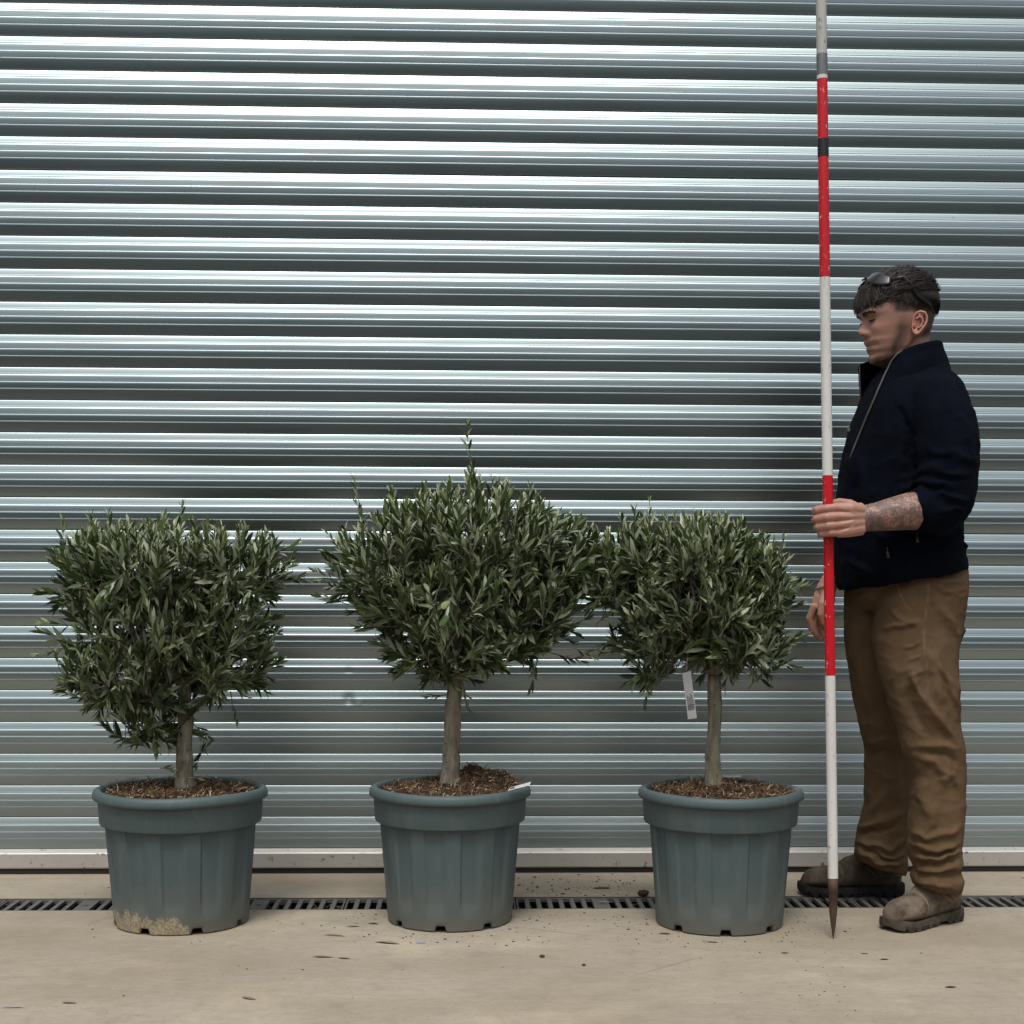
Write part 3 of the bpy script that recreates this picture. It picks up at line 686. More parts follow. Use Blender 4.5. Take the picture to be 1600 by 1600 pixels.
t2, n2 = olive(c2, 708, H2, [(704, 1230, .0290), (705, 1208, .0245), (706, 1160, .0215), (709, 1100, .0205), (712, 1050, .019)],
    [(735, 850, 170, 82, .25, 9), (610, 880, 95, 80, .2, 3), (850, 880, 90, 68, .2, 2.8), (905, 880, 38, 45, .12, .8), (722, 935, 190, 75, .26, 7), (715, 1000, 130, 52, .20, 3.4), (825, 965, 90, 60, .17, 2.4), (690, 1035, 65, 25, .12, 1.0)],
    [([(744, 790), (738, 735), (721, 672)], .047, .6), ([(742, 770), (737, 740)], .045, .8), ([(760, 800), (752, 758)], .045, .9), ([(575, 830), (562, 790), (556, 756)], .04, .9), ([(545, 880), (510, 838)], .04, .9), ([(560, 930), (500, 895)], .05, .6), ([(545, 945), (506, 930)], .05, .3),
     ([(684, 810), (682, 765)], .04, .9), ([(826, 800), (828, 765)], .045, .9), ([(870, 850), (905, 812)], .045, .9), ([(616, 800), (613, 770)], .04, .9), ([(765, 790), (770, 758)], .045, .9),
     ([(860, 1020), (905, 1035)], .05, .2), ([(890, 1010), (925, 1022)], .04, .2), ([(700, 1085), (672, 1085)], .035, 0), ([(722, 1060), (735, 1105)], .035, 0), ([(840, 1030), (830, 1070)], .045, 0), ([(650, 1030), (620, 1045)], .045, 0)],
    920, 22, 'tallest olive tree, with a long upright shoot rising above its round crown')
t3, n3 = olive(c3, 1115, H3, [(1115, 1232, .0265), (1114, 1205, .0205), (1114, 1180, .0195), (1116, 1120, .0185), (1117, 1055, .0175)],
    [(1082, 875, 130, 58, .22, 7), (1180, 910, 60, 50, .17, 1.6), (985, 880, 55, 62, .14, 1.8), (950, 905, 38, 60, .12, 1.1), (1098, 945, 150, 65, .24, 6.5), (1150, 1005, 88, 48, .18, 3.0), (1032, 992, 82, 46, .16, 2.2), (1016, 1045, 42, 26, .10, .45)],
    [([(1015, 830), (1018, 785)], .04, .8), ([(1185, 880), (1188, 842)], .04, .8), ([(1205, 900), (1226, 850)], .045, .8), ([(1215, 930), (1250, 918)], .045, .7), ([(1210, 1000), (1248, 992)], .05, .4),
     ([(1055, 850), (1054, 815)], .045, .9), ([(1125, 850), (1128, 822)], .045, .9), ([(975, 830), (972, 812)], .04, .9), ([(1200, 1030), (1240, 1040)], .05, .2), ([(1010, 1060), (1008, 1100)], .04, .1), ([(1170, 1045), (1195, 1068)], .045, .1), ([(960, 1000), (932, 1018)], .045, .1)],
    720, 23, 'smallest olive tree, with a hanging paper tag, next to the striped pole')
print('LEAVES', n1, n2, n3)

# hanging tag on the third tree, labels in the pots
Yt = c3.y-.10
a0 = P(1066, 1052, Yt); a1 = P(1079, 1048, Yt); a2 = P(1089, 1122, Yt-.01); a3 = P(1075, 1124, Yt-.008)
tg = empty('plant_tag', a0, 0, 'pale grey printed paper tag hanging under the crown beside the right-hand trunk', 'plant tag')
def strip(name, quad, mat, par, th=.0008, nseg=6, bend=.004):
    p0, p1, p2, p3 = quad; V = []
    nrm = (p1-p0).cross(p3-p0).normalized()
    for i in range(nseg+1):
        f = i/nseg; o_ = nrm*bend*math.sin(f*3.14)
        V += [p0.lerp(p3, f)+o_, p1.lerp(p2, f)+o_]
    nV = len(V); V += [v-nrm*th for v in V]; F = []
    for i in range(nseg):
        a = 2*i; F += [(a, a+1, a+3, a+2), (nV+a, nV+a+2, nV+a+3, nV+a+1), (a, a+2, nV+a+2, nV+a), (a+1, nV+a+1, nV+a+3, a+3)]
    F += [(0, nV, nV+1, 1), (nV-2, nV-1, 2*nV-1, 2*nV-2)]
    return link(name, mesh(name, V, F, mat, False), par)
strip('card', (a0, a1, a2, a3), M['tagw'], tg, bend=0.0)
def onTag(u, v): return a0.lerp(a1, u).lerp(a3.lerp(a2, u), v)+Vector((0, -.0016, 0))
b = MB(); rnd = random.Random(3)
for (u, w_) in ((.18, .07), (.32, .04), (.42, .09), (.57, .05), (.68, .08), (.82, .04)):
    v0 = .48+rnd.uniform(-.02, .10); v1 = .80+rnd.uniform(-.03, .02)
    q = [onTag(u, v0), onTag(u+w_, v0), onTag(u+w_, v1), onTag(u, v1)]; b.add(q, [(0, 1, 2, 3)])
for k in range(4):
    v = .70+k*.032; q = [onTag(.12, v), onTag(.9-.1*(k % 2), v), onTag(.9-.1*(k % 2), v+.012), onTag(.12, v+.012)]; b.add(q, [(0, 1, 2, 3)])
link('print', b.mesh('print', M['ink'], False), tg)
b = MB(); b.tube([onTag(.5, .0), onTag(.5, .0)+Vector((.005, .02, .05))], .0007, 5); link('string', b.mesh('string', M['tagw']), tg)
# white label on the rim of the middle pot
Yl = c2.y-.12
q = [P(792, 1237, Yl-.045), P(797, 1234, Yl-.03), P(828, 1224, Yl+.005), P(822, 1229, Yl-.012)]
q = [P(793, 1238.5, c2.y-.165), P(797, 1233, c2.y-.150), P(829, 1224, c2.y-.075), P(827, 1229.5, c2.y-.090)]
q = [v+Vector((0, 0, .004)) for v in q]
lb = empty('plant_label', q[0], 0, 'glossy white plastic plant label with a slot lying across the rim of the middle pot', 'plant label')
strip('blade', (q[0], q[1], q[2], q[3]), M['white'], lb, .0015, 6, .001)
s0 = q[0].lerp(q[3], .05).lerp(q[1].lerp(q[2], .05), .5)+Vector((0, -.001, .0012)); s1 = q[0].lerp(q[3], .25).lerp(q[1].lerp(q[2], .25), .5)+Vector((0, -.001, .0012))
b = MB(); b.tube([s0, s1], .0016, 6); link('slot', b.mesh('slot', M['ink']), lb)
# thin stake labels
def stake(pa, pb, Ya, Yb, label):
    p0 = P(*pa, Ya); p1 = P(*pb, Yb); d = (p1-p0).normalized(); s = Vector((0, .6, .8))*.003
    t_ = empty('plant_label', p0, 0, label, 'plant label'); strip('blade', (p0-s, p0+s, p1+s, p1-s), M['tagw'], t_, .001, 6, .004)
stake((168, 1223), (212, 1216), c1.y+.02, c1.y+.10, 'thin pale plastic label lying over the back rim of the mud-caked pot')
stake((1124, 1212), (1158, 1213), c3.y+.03, c3.y+.05, 'thin white plastic label stuck in the compost behind the right-hand trunk')

# ================================================================== RANGING POLE
pt = G(1302, 1467); YP = pt.y
pole = empty('ranging_pole', pt, 0, 'tall red and white banded survey pole with a rusty steel point held by the man', 'survey pole')
axis0 = P(1301.5, 1372, YP); axis1 = P(1283, 0, YP+.02)
def pole_pt(py):
    # point of the axis at a pixel row
    f0, f1 = -.1, 1.4
    for _ in range(40):
        f = (f0+f1)/2; q = to_px(np.array([tuple(axis0.lerp(axis1, f))]))[0]
        if q[1] > py: f0 = f
        else: f1 = f
    return axis0.lerp(axis1, f0)
PRD = .0128
def band(y0, y1, mat, r=PRD, name='band', label=None, n=24):
    p0, p1 = pole_pt(y0), pole_pt(y1); k = 10
    b = MB(); b.tube([p0.lerp(p1, i/k) for i in range(k+1)], r, n); o = link(name, b.mesh(name, M[mat]), pole)
    try: o.data.set_sharp_from_angle(angle=R(50))
    except Exception: pass
    if label: o['label'] = label
band(1372, 1055.5, 'white', label='lowest white painted band'); band(1055, 743.5, 'red', label='red painted band in the hand'); band(743, 433.5, 'white', label='white painted band level with the head')
band(433, 124.5, 'red', label='chipped red painted band near the top'); band(124, 118, 'white', PRD*1.02, 'collar'); band(118, -60, 'offwhite', label='dull scratched white top section'); band(-60.5, -330, 'red')
band(245, 217.5, 'tape', PRD*1.07, 'tape', 'black tape wrap'); band(117.5, 85, 'tape2', PRD*1.05, 'tape', 'grey tape wrap')
p0 = pole_pt(1373); tip = pt+Vector((0, 0, .001)); dd = (tip-p0)
b = MB(); b.tube([p0, p0+dd*.20, p0+dd*.21, p0+dd*.55, p0+dd*.80, p0+dd*.97, tip], [PRD*.98, PRD*.98, PRD*.86, PRD*.78, PRD*.45, PRD*.14, .0006], 20)
link('steel_point', b.mesh('steel_point', M['rust']), pole)

# ================================================================== THE MAN
YB = 3.98; YN = 3.77; YF = 4.17
SC = (P(801, 700, YB)-P(800, 700, YB)).x     # metres per pixel at the man
gc = G(1440, 1430)
man = empty('person', (gc.x, gc.y, 0), 0, 'man in dark fleece and brown trousers standing in profile, holding the striped pole', 'person')
def ring(cx, a, bvec, n=40, ex=2.0):
    V = []
    for k in range(n):
        t = 2*math.pi*k/n; c_, s_ = math.cos(t), math.sin(t)
        V.append(cx+a*(abs(c_)**(2/ex))*(1 if c_ > 0 else -1)+bvec*(abs(s_)**(2/ex))*(1 if s_ > 0 else -1))
    return V
def loft(mb, secs, n=40, ex=2.2):
    """secs: (xl, yl, xr, yr, Y, half depth) pixels of the left and right edge of a section"""
    # densify
    S = np.array(secs, float); t = np.arange(len(S)); tt = np.linspace(0, len(S)-1, (len(S)-1)*4+1)
    D = np.stack([np.interp(tt, t, S[:, k]) for k in range(S.shape[1])], 1)
    V = []
    for (xl, yl, xr, yr, Y, rd) in D:
        A = P(xl, yl, Y); B = P(xr, yr, Y); c_ = (A+B)/2; V += ring(c_, (B-A)/2, Vector((0, rd, 0)), n, ex)
    F = grid_faces(len(D), n, True); F.append(tuple(range(n-1, -1, -1))); F.append(tuple(range(len(V)-n, len(V))))
    mb.add(V, F)
def limb(mb, pts, n=24):
    """pts: (px, py, Y, radius)"""
    q = [(P(x, y, Y), r) for x, y, Y, r in pts]; PT = []; RD = []
    for i in range(len(q)-1):
        for k in range(4): f = k/4; PT.append(q[i][0].lerp(q[i+1][0], f)); RD.append(q[i][1]*(1-f)+q[i+1][1]*f)
    PT.append(q[-1][0]); RD.append(q[-1][1]); mb.tube(PT, RD, n)
    mb.sphere(q[0][0], q[0][1], 16, 10); mb.sphere(q[-1][0], q[-1][1]*.98, 16, 10)

# ---------------- head (height field round a vertical axis, forward = -x before turning)
def head_mesh():
    nz, na = 150, 168
    PX = lambda x: (1430-x)*.00172           # forward of the ear, metres
    PZ = lambda y: (505-y)*.00172            # above the ear canal
    fy = [430, 434, 440, 450, 460, 470, 480, 489, 494, 500, 510, 520, 528, 534, 541, 548, 553, 560, 567, 573, 580, 600, 640]
    fx = [1405, 1384, 1371, 1359, 1353, 1349.5, 1347, 1345, 1345, 1349, 1351, 1352, 1352.5, 1351.5, 1354.5, 1356, 1359.5, 1357.5, 1360, 1369, 1384, 1388, 1388]
    by = [430, 434, 440, 450, 460, 475, 490, 505, 520, 535, 550, 575, 640]
    bx = [1412, 1436, 1447, 1457, 1463, 1466, 1465, 1461, 1456, 1453, 1453, 1457, 1464]
    sy = [430, 434, 440, 450, 462, 480, 500, 515, 530, 545, 558, 568, 575, 600, 640]
    sw = [.006, .034, .048, .063, .073, .0775, .0765, .0725, .066, .0605, .053, .046, .050, .056, .066]
    rows = np.concatenate([np.linspace(430, 434, 6)[:-1], np.linspace(434, 450, 16)[:-1], np.linspace(450, 580, 115)[:-1], np.linspace(580, 640, 16)])
    V = []; red = []; stub = []
    for y in rows:
        F_ = PX(np.interp(y, fy, fx)); B_ = PX(np.interp(y, by, bx)); S_ = np.interp(y, sy, sw); z = PZ(y)
        cx = PX(1408) if y > 440 else PX(np.interp(y, [430, 440], [1408.5, 1408])); 
        nF = .060; nB = PX(np.interp(y, [500, 560, 640], [1456, 1455, 1464])); nS = .054
        for k in range(na):
            a = 2*math.pi*k/na; ca, sa = math.cos(a), math.sin(a)
            def rr(Fv, Bv, Sv, ex):
                L_ = abs((Fv-cx) if ca > 0 else (Bv-cx)); L_ = max(L_, .003)
                return 1/((abs(ca)/L_)**ex+(abs(sa)/max(Sv, .003))**ex)**(1/ex)
            ex = 2.35 if ca > 0 and 455 < y < 575 else 2.1
            r = rr(F_, B_, S_, ex)
            # jaw: line from the chin up to the ear, below it the neck
            ang = abs(((a+math.pi) % (2*math.pi))-math.pi); jz = np.interp(ang, [0, .5, 1.0, 1.45, 1.9, 3.15], [572, 569, 562, 548, 528, 520])
            rn = rr(PX(1386), nB, nS, 2.0); m_ = float(sm(np.array([y]), jz-5, jz+9)[0])
            if y > 540 or ang > 1.4: r = r*(1-m_)+min(r, rn)*m_ if y < 590 else rn
            if y >= 590: r = rn
            x = cx+r*ca; s = r*sa
            g = lambda y0, sy_, s0, ss: math.exp(-((y-y0)/sy_)**2-((abs(s)-s0)/ss)**2)
            if ca > 0:
                # nose
                nh = np.interp(y, [494, 499, 506, 514, 519, 523, 527, 531], [0, .0020, .0080, .0165, .0225, .0205, .009, 0])
                nw = np.interp(y, [494, 505, 515, 521, 528], [.008, .0085, .0105, .013, .015])
                x += nh*math.exp(-(s/nw)**2)*1.02
                x += .0065*g(523, 4.5, .0145, .0055)                  # wings
                x -= .0022*g(528.5, 2.0, .007, .004)                    # nostril shade
                x -= .0110*g(501.5, 7, .029, .013)                       # sockets
                x += .0042*g(503.5, 5.0, .030, .012)                   # closed lids
                x -= .0012*g(505.5, 1.0, .030, .012)
                x += .0068*g(492.5, 4.5, .026, .019)                   # brow ridge
                x += .0048*g(517, 9, .042, .016)                       # cheekbone
                x += .0030*g(536.5, 2.4, .0, .019)+.0030*g(546.5, 3.0, .0, .018)   # lips
                x -= .0030*g(541.2, 1.4, .0, .025)
                x -= .0035*g(541, 4.5, .028, .007)                     # mouth corner
                x -= .0020*g(532, 4, .0, .004)
                x += .0035*g(563, 7, .0, .018)
            V.append((x, s, z))
            rd = .75*g(538, 3.2, .0, .020)+.75*g(547, 3.0, .0, .018) if ca > 0 else 0
            if ca > 0: rd += .28*g(520, 6, .0, .014)+.22*g(518, 9, .045, .016)
            red.append(min(1, rd))
            # stubble: along the jaw and over the lip; fade of the cropped sides and nape
            st = 0.0
            if ang < 2.0:
                edge = np.interp(ang, [0, .5, .9, 1.3, 1.7, 2.0], [550, 544, 531, 508, 484, 480]); st = .80*float(sm(np.array([y]), edge-5, edge+7)[0])
                st = max(st, .38*g(533, 3, .010, .014)) if ca > 0 else st
                st *= float(1-sm(np.array([y]), 575, 590)[0])
                if ang < .5 and y < 556: st *= .3
            hl = np.interp(ang, [1.05, 1.25, 1.5, 1.75, 2.0, 2.4, 3.15], [477, 484, 505, 500, 516, 538, 546])
            ft = np.interp(ang, [1.0, 1.2, 1.5, 2.0, 3.15], [468, 472, 478, 494, 515])
            if ang > 1.02: st = max(st, .93*float(1-sm(np.array([y]), ft, hl)[0]))
            stub.append(min(1, st))
    return np.array(V), grid_faces(len(rows), na, True), np.array(red), np.array(stub)
HV, HF, Hred, Hst = head_mesh()
# turn the head: local (x forward, y left-side?, z up) -> world; forward points to -X, turned a little to the camera
HYAW = R(11); HPIT = R(3)
hf = Vector((-math.cos(HYAW), -math.sin(HYAW), 0)); hs_ = Vector((math.sin(HYAW), -math.cos(HYAW), 0)); hu = Vector((0, 0, 1))
hu2 = (hu*math.cos(HPIT)+hf*math.sin(HPIT)); hf2 = (hf*math.cos(HPIT)-hu*math.sin(HPIT))
HO = P(1426, 503, YB)
HM = np.array([tuple(hf2), tuple(hs_), tuple(hu2)])
def hw_(a): return np.asarray(a, float) @ HM + np.array(HO)
def hp(x, s, z): return Vector(hw_(np.array([[x, s, z]]))[0])

body = MB(); attrs = {'tattoo': [], 'stubble': [], 'red': [], 'band': []}
def push(me_or_V, F, tat=None, st=None, rd=None, bd=None):
    n = len(me_or_V); body.add(me_or_V, F)
    for k, v in (('tattoo', tat), ('stubble', st), ('red', rd), ('band', bd)): attrs[k] += list(v) if v is not None else [0.0]*n
_w = hw_(HV); _q = to_px(_w); _n = HV[:, 1] > 0
_nz = np.array([noise.noise(Vector(v)*55) for v in HV])*.25
_b = .80*fold(_q, [(1416, 484), (1411, 505), (1407, 528), (1396, 548), (1380, 560), (1366, 566), (1356, 568)], 11)+.5*fold(_q, [(1400, 560), (1380, 575), (1362, 574)], 8)
_b = np.maximum(_b, .55*fold(_q, [(1352, 531), (1362, 534)], 2.2))
_c = .97*(1-sm(_q[:, 1], 508, 540))*sm(_q[:, 0], 1432, 1447)
_d = .95*(1-sm(_q[:, 1], 482, 494))*sm(_q[:, 0], 1393, 1404)
Hst = np.where(_n, np.clip(np.maximum(np.maximum(_b, _c), _d)*(1+_nz*1.5), 0, 1), Hst)
push(_w, HF, None, Hst, Hred)
# ears
def ear(side):
    mb = MB(); s0 = .0745*side
    H = lambda x, z, o=0: (x*1.05+.035, s0+o*side, z*.95-.018)
    outer = [(.006, -.012), (.002, .010), (.000, .020), (-.006, .029), (-.014, .032), (-.023, .028), (-.028, .018), (-.028, .006), (-.023, -.006), (-.016, -.017), (-.009, -.026), (-.003, -.028), (.002, -.022), (.005, -.013)]
    pts = [H(x, z, .004+.013*min(1, max(0, -x/.022))) for x, z in outer]
    mb.tube([Vector(p) for p in pts], [.0022, .003, .0034, .0036, .0038, .0038, .0036, .0034, .0034, .0038, .0048, .0050, .0040, .0028], 10)
    inner = [(-.004, .012), (-.012, .019), (-.018, .014), (-.019, .003), (-.014, -.008), (-.007, -.013)]
    mb.tube([Vector(H(x, z, .006+.008*min(1, -x/.02))) for x, z in inner], .0030, 8)
    # dish
    mb.sphere(H(-.013, .004, .001), 1, 16, 10, (.0150, .0055, .0250)); mb.sphere(H(-.004, -.021, .005), .0065, 12, 8, (1, .6, 1.1))
    mb.sphere(H(.0015, -.004, .004), .004, 10, 6, (1, .8, 1.3))
    me = remesh(mb, .0011, 3); a = co_of(me); F = [tuple(p.vertices) for p in me.polygons]
    rd = .12+.22*np.clip((a[:, 0]+.02)/.02, 0, 1); push(hw_(a), F, None, None, rd)
ear(1); ear(-1)

# torso, legs and upper arms under the clothes
tb = MB()
loft(tb, [(1386, 560, 1452, 560, YB, .055), (1384, 590, 1462, 590, YB, .065), (1375, 625, 1488, 625, YB, .17), (1345, 680, 1500, 680, YB, .17), (1330, 780, 1490, 780, YB, .16), (1345, 870, 1480, 870, YB, .12), (1370, 950, 1470, 950, YB, .08)])
limb(tb, [(1385, 960, 4.04, .055), (1390, 1150, 4.10, .055), (1385, 1300, 4.13, .035)]); limb(tb, [(1440, 960, 3.92, .055), (1465, 1170, 3.86, .055), (1462, 1320, 3.84, .035)])
limb(tb, [(1462, 640, YN+.04, .05), (1478, 780, YN, .045), (1445, 793, YN-.03, .044)]); limb(tb, [(1430, 650, YF-.03, .05), (1395, 800, YF, .04), (1330, 868, YF-.06, .036)])
me = remesh(tb, .008, 2); a = co_of(me); push(a, [tuple(p.vertices) for p in me.polygons])

# near forearm and hand round the pole
ph = pole_pt(812); YH = YP
hd = MB()
limb(hd, [(1462, 797, YN-.012, .0485), (1445, 797, YN-.022, .0505), (1420, 799, YN-.030, .0475), (1395, 803, YN-.036, .042), (1372, 807, YN-.042, .0365), (1352, 810, YN-.045, .0335), (1338, 811, YN-.046, .034)], 28)
KN = [(1306, 793.5, -.031), (1306, 807, -.035), (1308, 820.5, -.034), (1312, 832.5, -.030)]   # knuckles: px, py, offset in Y from the pole
def pp(x, y, dy): return P(x, y, YH+dy)
for i, (kx, ky, ko) in enumerate(KN):
    wy = 797+i*9.5
    hd.tube([pp(1345, wy, -.008), pp(1328, (wy+ky)/2, -.026), pp(kx, ky, ko+.004)], [.0185, .0165, .0125], 14); hd.sphere(pp(kx, ky, ko+.003), .0122, 14, 10)
hd.sphere(pp(1330, 812, -.010), 1, 18, 12, (.036, .020, .040))
def finger(pts, rad):
    hd.tube(pts, rad, 14)
    for p_, r_ in zip(pts, rad): hd.sphere(p_, r_, 12, 8)
FR = [.0103, .0107, .0100, .0088]
for i, (kx, ky, ko) in enumerate(KN):
    r_ = FR[i]; x1 = [1277, 1277, 1279, 1284][i]; y1 = [797, 811, 823.5, 834][i]
    finger([pp(kx, ky, ko+.001), pp((kx+x1)/2, (ky+y1)/2-.5, ko-.003), pp(x1, y1, -.020), pp(x1-3+i*.4, y1+1.5, .004), pp(x1+7, y1+1, .023), pp(x1+19, y1, .026), pp(x1+26, y1-1, .020)], [r_*1.10, r_*1.02, r_*1.05, r_*1.02, r_*.96, r_*.92, r_*.8])
# thumb: leaves the side of the palm by the wrist and closes round the far side of the pole
finger([pp(1340, 797, -.002), pp(1327, 789, .012), pp(1312, 786, .030), pp(1297, 789, .037), pp(1286, 791, .035)], [.0165, .0145, .0125, .0115, .0095])
me = remesh(hd, .0016, 5, .5); a = co_of(me); q = to_px(a); F = [tuple(p.vertices) for p in me.polygons]; nn = no_of(me)
# tendons and dips between fingers
for i in range(3):
    ya, yb = (KN[i][1]+KN[i+1][1])/2, 0
    a -= nn*(fold(q, [(1330, ya-1), (1302, ya)], 2.2)*.0012*(nn[:, 1] < 0))[:, None]
for i in range(4):
    a += nn*(fold(q, [(1340, 802+i*5.5), (KN[i][0]+4, KN[i][1])], 2.0)*.0007*(nn[:, 1] < 0))[:, None]
tat = sm(q[:, 0], 1350, 1358)*(1)
bandm = np.maximum(np.exp(-((q[:, 0]-(1353+np.abs(q[:, 1]-812)*.10))/1.0)**2), np.exp(-((q[:, 0]-1357-np.abs(q[:, 1]-812)*.35)/1.1)**2)*(np.abs(q[:, 1]-812) < 16))
rdm = np.zeros(len(a))
for (kx, ky, ko) in KN: rdm += .45*np.exp(-((q[:, 0]-kx)/7)**2-((q[:, 1]-ky)/5)**2)
rdm += .35*sm(-q[:, 0], -1290, -1272)
push(a, F, tat, None, np.clip(rdm, 0, 1), bandm)

# far forearm and relaxed hand
hd = MB(); Y2 = YF-.10
limb(hd, [(1345, 850, YF-.05, .038), (1315, 885, YF-.08, .030), (1296, 910, Y2, .0255), (1290, 922, Y2, .0270)], 24)
def p2(x, y, dy=0): return P(x, y, Y2+dy)
hd.tube([p2(1291, 918), p2(1288, 935, -.002), p2(1282, 955, -.002)], [.026, .031, .030], 20, flat=.55)
FG = [([(1272, 948), (1265, 966), (1268, 982), (1275, 992)], -.022, .0098), ([(1278, 953), (1271, 974), (1275, 990), (1283, 997)], -.008, .0100), ([(1286, 956), (1281, 976), (1285, 990), (1292, 995)], .007, .0095), ([(1293, 955), (1291, 972), (1295, 984), (1300, 988)], .021, .0082)]
for pts_, dy, r_ in FG:
    pl = [p2(x, y, dy*(1-.25*i)) for i, (x, y) in enumerate(pts_)]; rl = [r_*1.1, r_*1.03, r_*.95, r_*.82]
    finger(pl, rl)
finger([p2(1292, 928, -.018), p2(1285, 944, -.034), p2(1283, 960, -.038), p2(1286, 973, -.035)], [.0155, .0130, .0112, .0092])
me = remesh(hd, .0018, 5, .5); a = co_of(me); q = to_px(a)
push(a, [tuple(p.vertices) for p in me.polygons], None, None, .25*sm(q[:, 1], 950, 985))
bm_ = mesh('body', body.V, body.F, M['skin'])
for k, v in attrs.items(): attr(bm_, k, v)
link('body', bm_, man)
b = MB(); cw = p2(1291.5, 913)
b.tube([cw+Vector((math.cos(t)*.0295, math.sin(t)*.0295, math.cos(t)*.012)) for t in np.linspace(0, 6.283, 28)], .0016, 6, False)
link('bracelet', b.mesh('bracelet', M['steel']), man)
# eyes (lowered lids), brows, lashes
b = MB()
for s in (-1, 1):
    b.tube([hp(.1335-.0085*0, s*.020, .0015), hp(.1355, s*.027, -.0005), hp(.1335, s*.034, -.0002), hp(.1275, s*.041, .0022)], [.0014, .0026, .0027, .0014], 6)
link('eyelash', b.mesh('eyelash', M['hair']), man)
b = MB(); rnd = random.Random(9)
HVa = HV
def face_x(s, z):
    d = (HVa[:, 1]-s)**2+(HVa[:, 2]-z)**2+(HVa[:, 0] < .03)*1; return HVa[np.argmin(d), 0]
for s in (-1, 1):
    for i in range(210):
        u = rnd.random(); ss = .010+.036*u; zz = .0150+.0050*u+.002*math.sin(u*3)-.006*max(0, u-.7)+rnd.gauss(0, .0021)*(1.15-.7*u)
        x = face_x(s*ss, zz); p_ = hp(x+.0004, s*ss, zz); q_ = hp(face_x(s*(ss+.006), zz)+.0012, s*(ss+.006), zz+.0016)
        b.tube([p_, p_.lerp(q_, .5)+hf2*.0006, q_], [.0008, .0006, .0003], 3, False)
link('eyebrow', b.mesh('eyebrow', M['hair']), man)

# ---------------- hair
rnd = random.Random(31)
SKC = np.array([.0345, 0, .046]); SKR = np.array([.1000, .0800, .0840])
def skull(v, off=0):
    d = np.array(v)-SKC; d = d/np.linalg.norm(d/(SKR+off)); return SKC+d
hb = MB()
def hairline(v):
    """lowest z (head space) the long hair reaches, by direction round the head"""
    a = math.atan2(abs(v[1]), v[0]-SKC[0]); return np.interp(a, [0, .5, .9, 1.15, 1.6, 2.2, 3.15], [.036, .040, .050, .052, .040, .026, .008])
# cap just over the scalp
nz_, na_ = 26, 60; V = []
for i in range(nz_+1):
    for k in range(na_):
        az = 6.283*k/na_; d0 = np.array([math.cos(az), math.sin(az), 0])
        lo = hairline(SKC+d0*SKR); el0 = math.asin(max(-.95, min(.95, (lo-SKC[2])/SKR[2]))); el = el0+(math.pi/2-el0)*i/nz_
        off = .0075*min(1, i/5)+.002*noise.noise(Vector((az*3, el*5, 0)))
        V.append(SKC+np.array([math.cos(az)*math.cos(el), math.sin(az)*math.cos(el), math.sin(el)])*(SKR+off))
hb.add(hw_(np.array(V)), grid_faces(nz_+1, na_, True))
whorl = np.array([-.045, 0, .110])
def strand(root, d, ln, off0, off1, w_, drop=0.0, curl=.0):
    p_ = np.array(root); pts_ = []; n_ = 7; d = np.array(d, float)
    for i in range(n_):
        f = i/(n_-1); q_ = skull(p_, off0+(off1-off0)*math.sin(min(1, f*1.5)*1.57)); 
        pts_.append(q_.copy()); p_ = p_+d*ln/n_; d = d+np.array([0, curl*math.sin(f*5), -drop*f]); 
    W = hw_(np.array(pts_)); ctr = np.array(hp(*SKC)); V = []; 
    for i in range(n_):
        t = W[min(i+1, n_-1)]-W[max(i-1, 0)]; nr = W[i]-ctr; sd_ = np.cross(t, nr); sd_ /= np.linalg.norm(sd_)+1e-9; ww = w_*(1-(i/(n_-1))**2*.85)
        V += [W[i]-sd_*ww, W[i]+sd_*ww+nr*.004]
    hb.add(V, [(2*i, 2*i+1, 2*i+3, 2*i+2) for i in range(n_-1)])
for i in range(5600):
    v = np.array([rnd.gauss(0, 1), rnd.gauss(0, 1), abs(rnd.gauss(0, 1))*1.1-.15]); v /= np.linalg.norm(v); r_ = SKC+v*SKR
    lo = hairline(r_)
    if r_[2] < lo-.004+rnd.uniform(-.006, .006): continue
    fwd = r_[0]-whorl[0]
    if fwd > -.02 and r_[2] > .07 or r_[0] > .06:
        cl_ = noise.noise(Vector(r_)*45); d = np.array([1.0, r_[1]*3+cl_*.9+rnd.gauss(0, .15), -.15]); ln = rnd.uniform(.030, .058); off = rnd.uniform(.009, .017)+.010*max(0, cl_)+(.008*rnd.random() if rnd.random() < .15 else 0)
        dr = .10
    else:
        d = r_-whorl; d /= np.linalg.norm(d)+1e-6; d = d*.8+np.array([.1+rnd.gauss(0, .15), rnd.gauss(0, .2), -.75]); ln = rnd.uniform(.012, .024); off = rnd.uniform(.003, .007)
        if r_[2] > .085: off += .007; ln += .012
        dr = .1
    strand(r_, d, ln, .003, off, rnd.uniform(.0007, .0014), dr, rnd.gauss(0, .16))
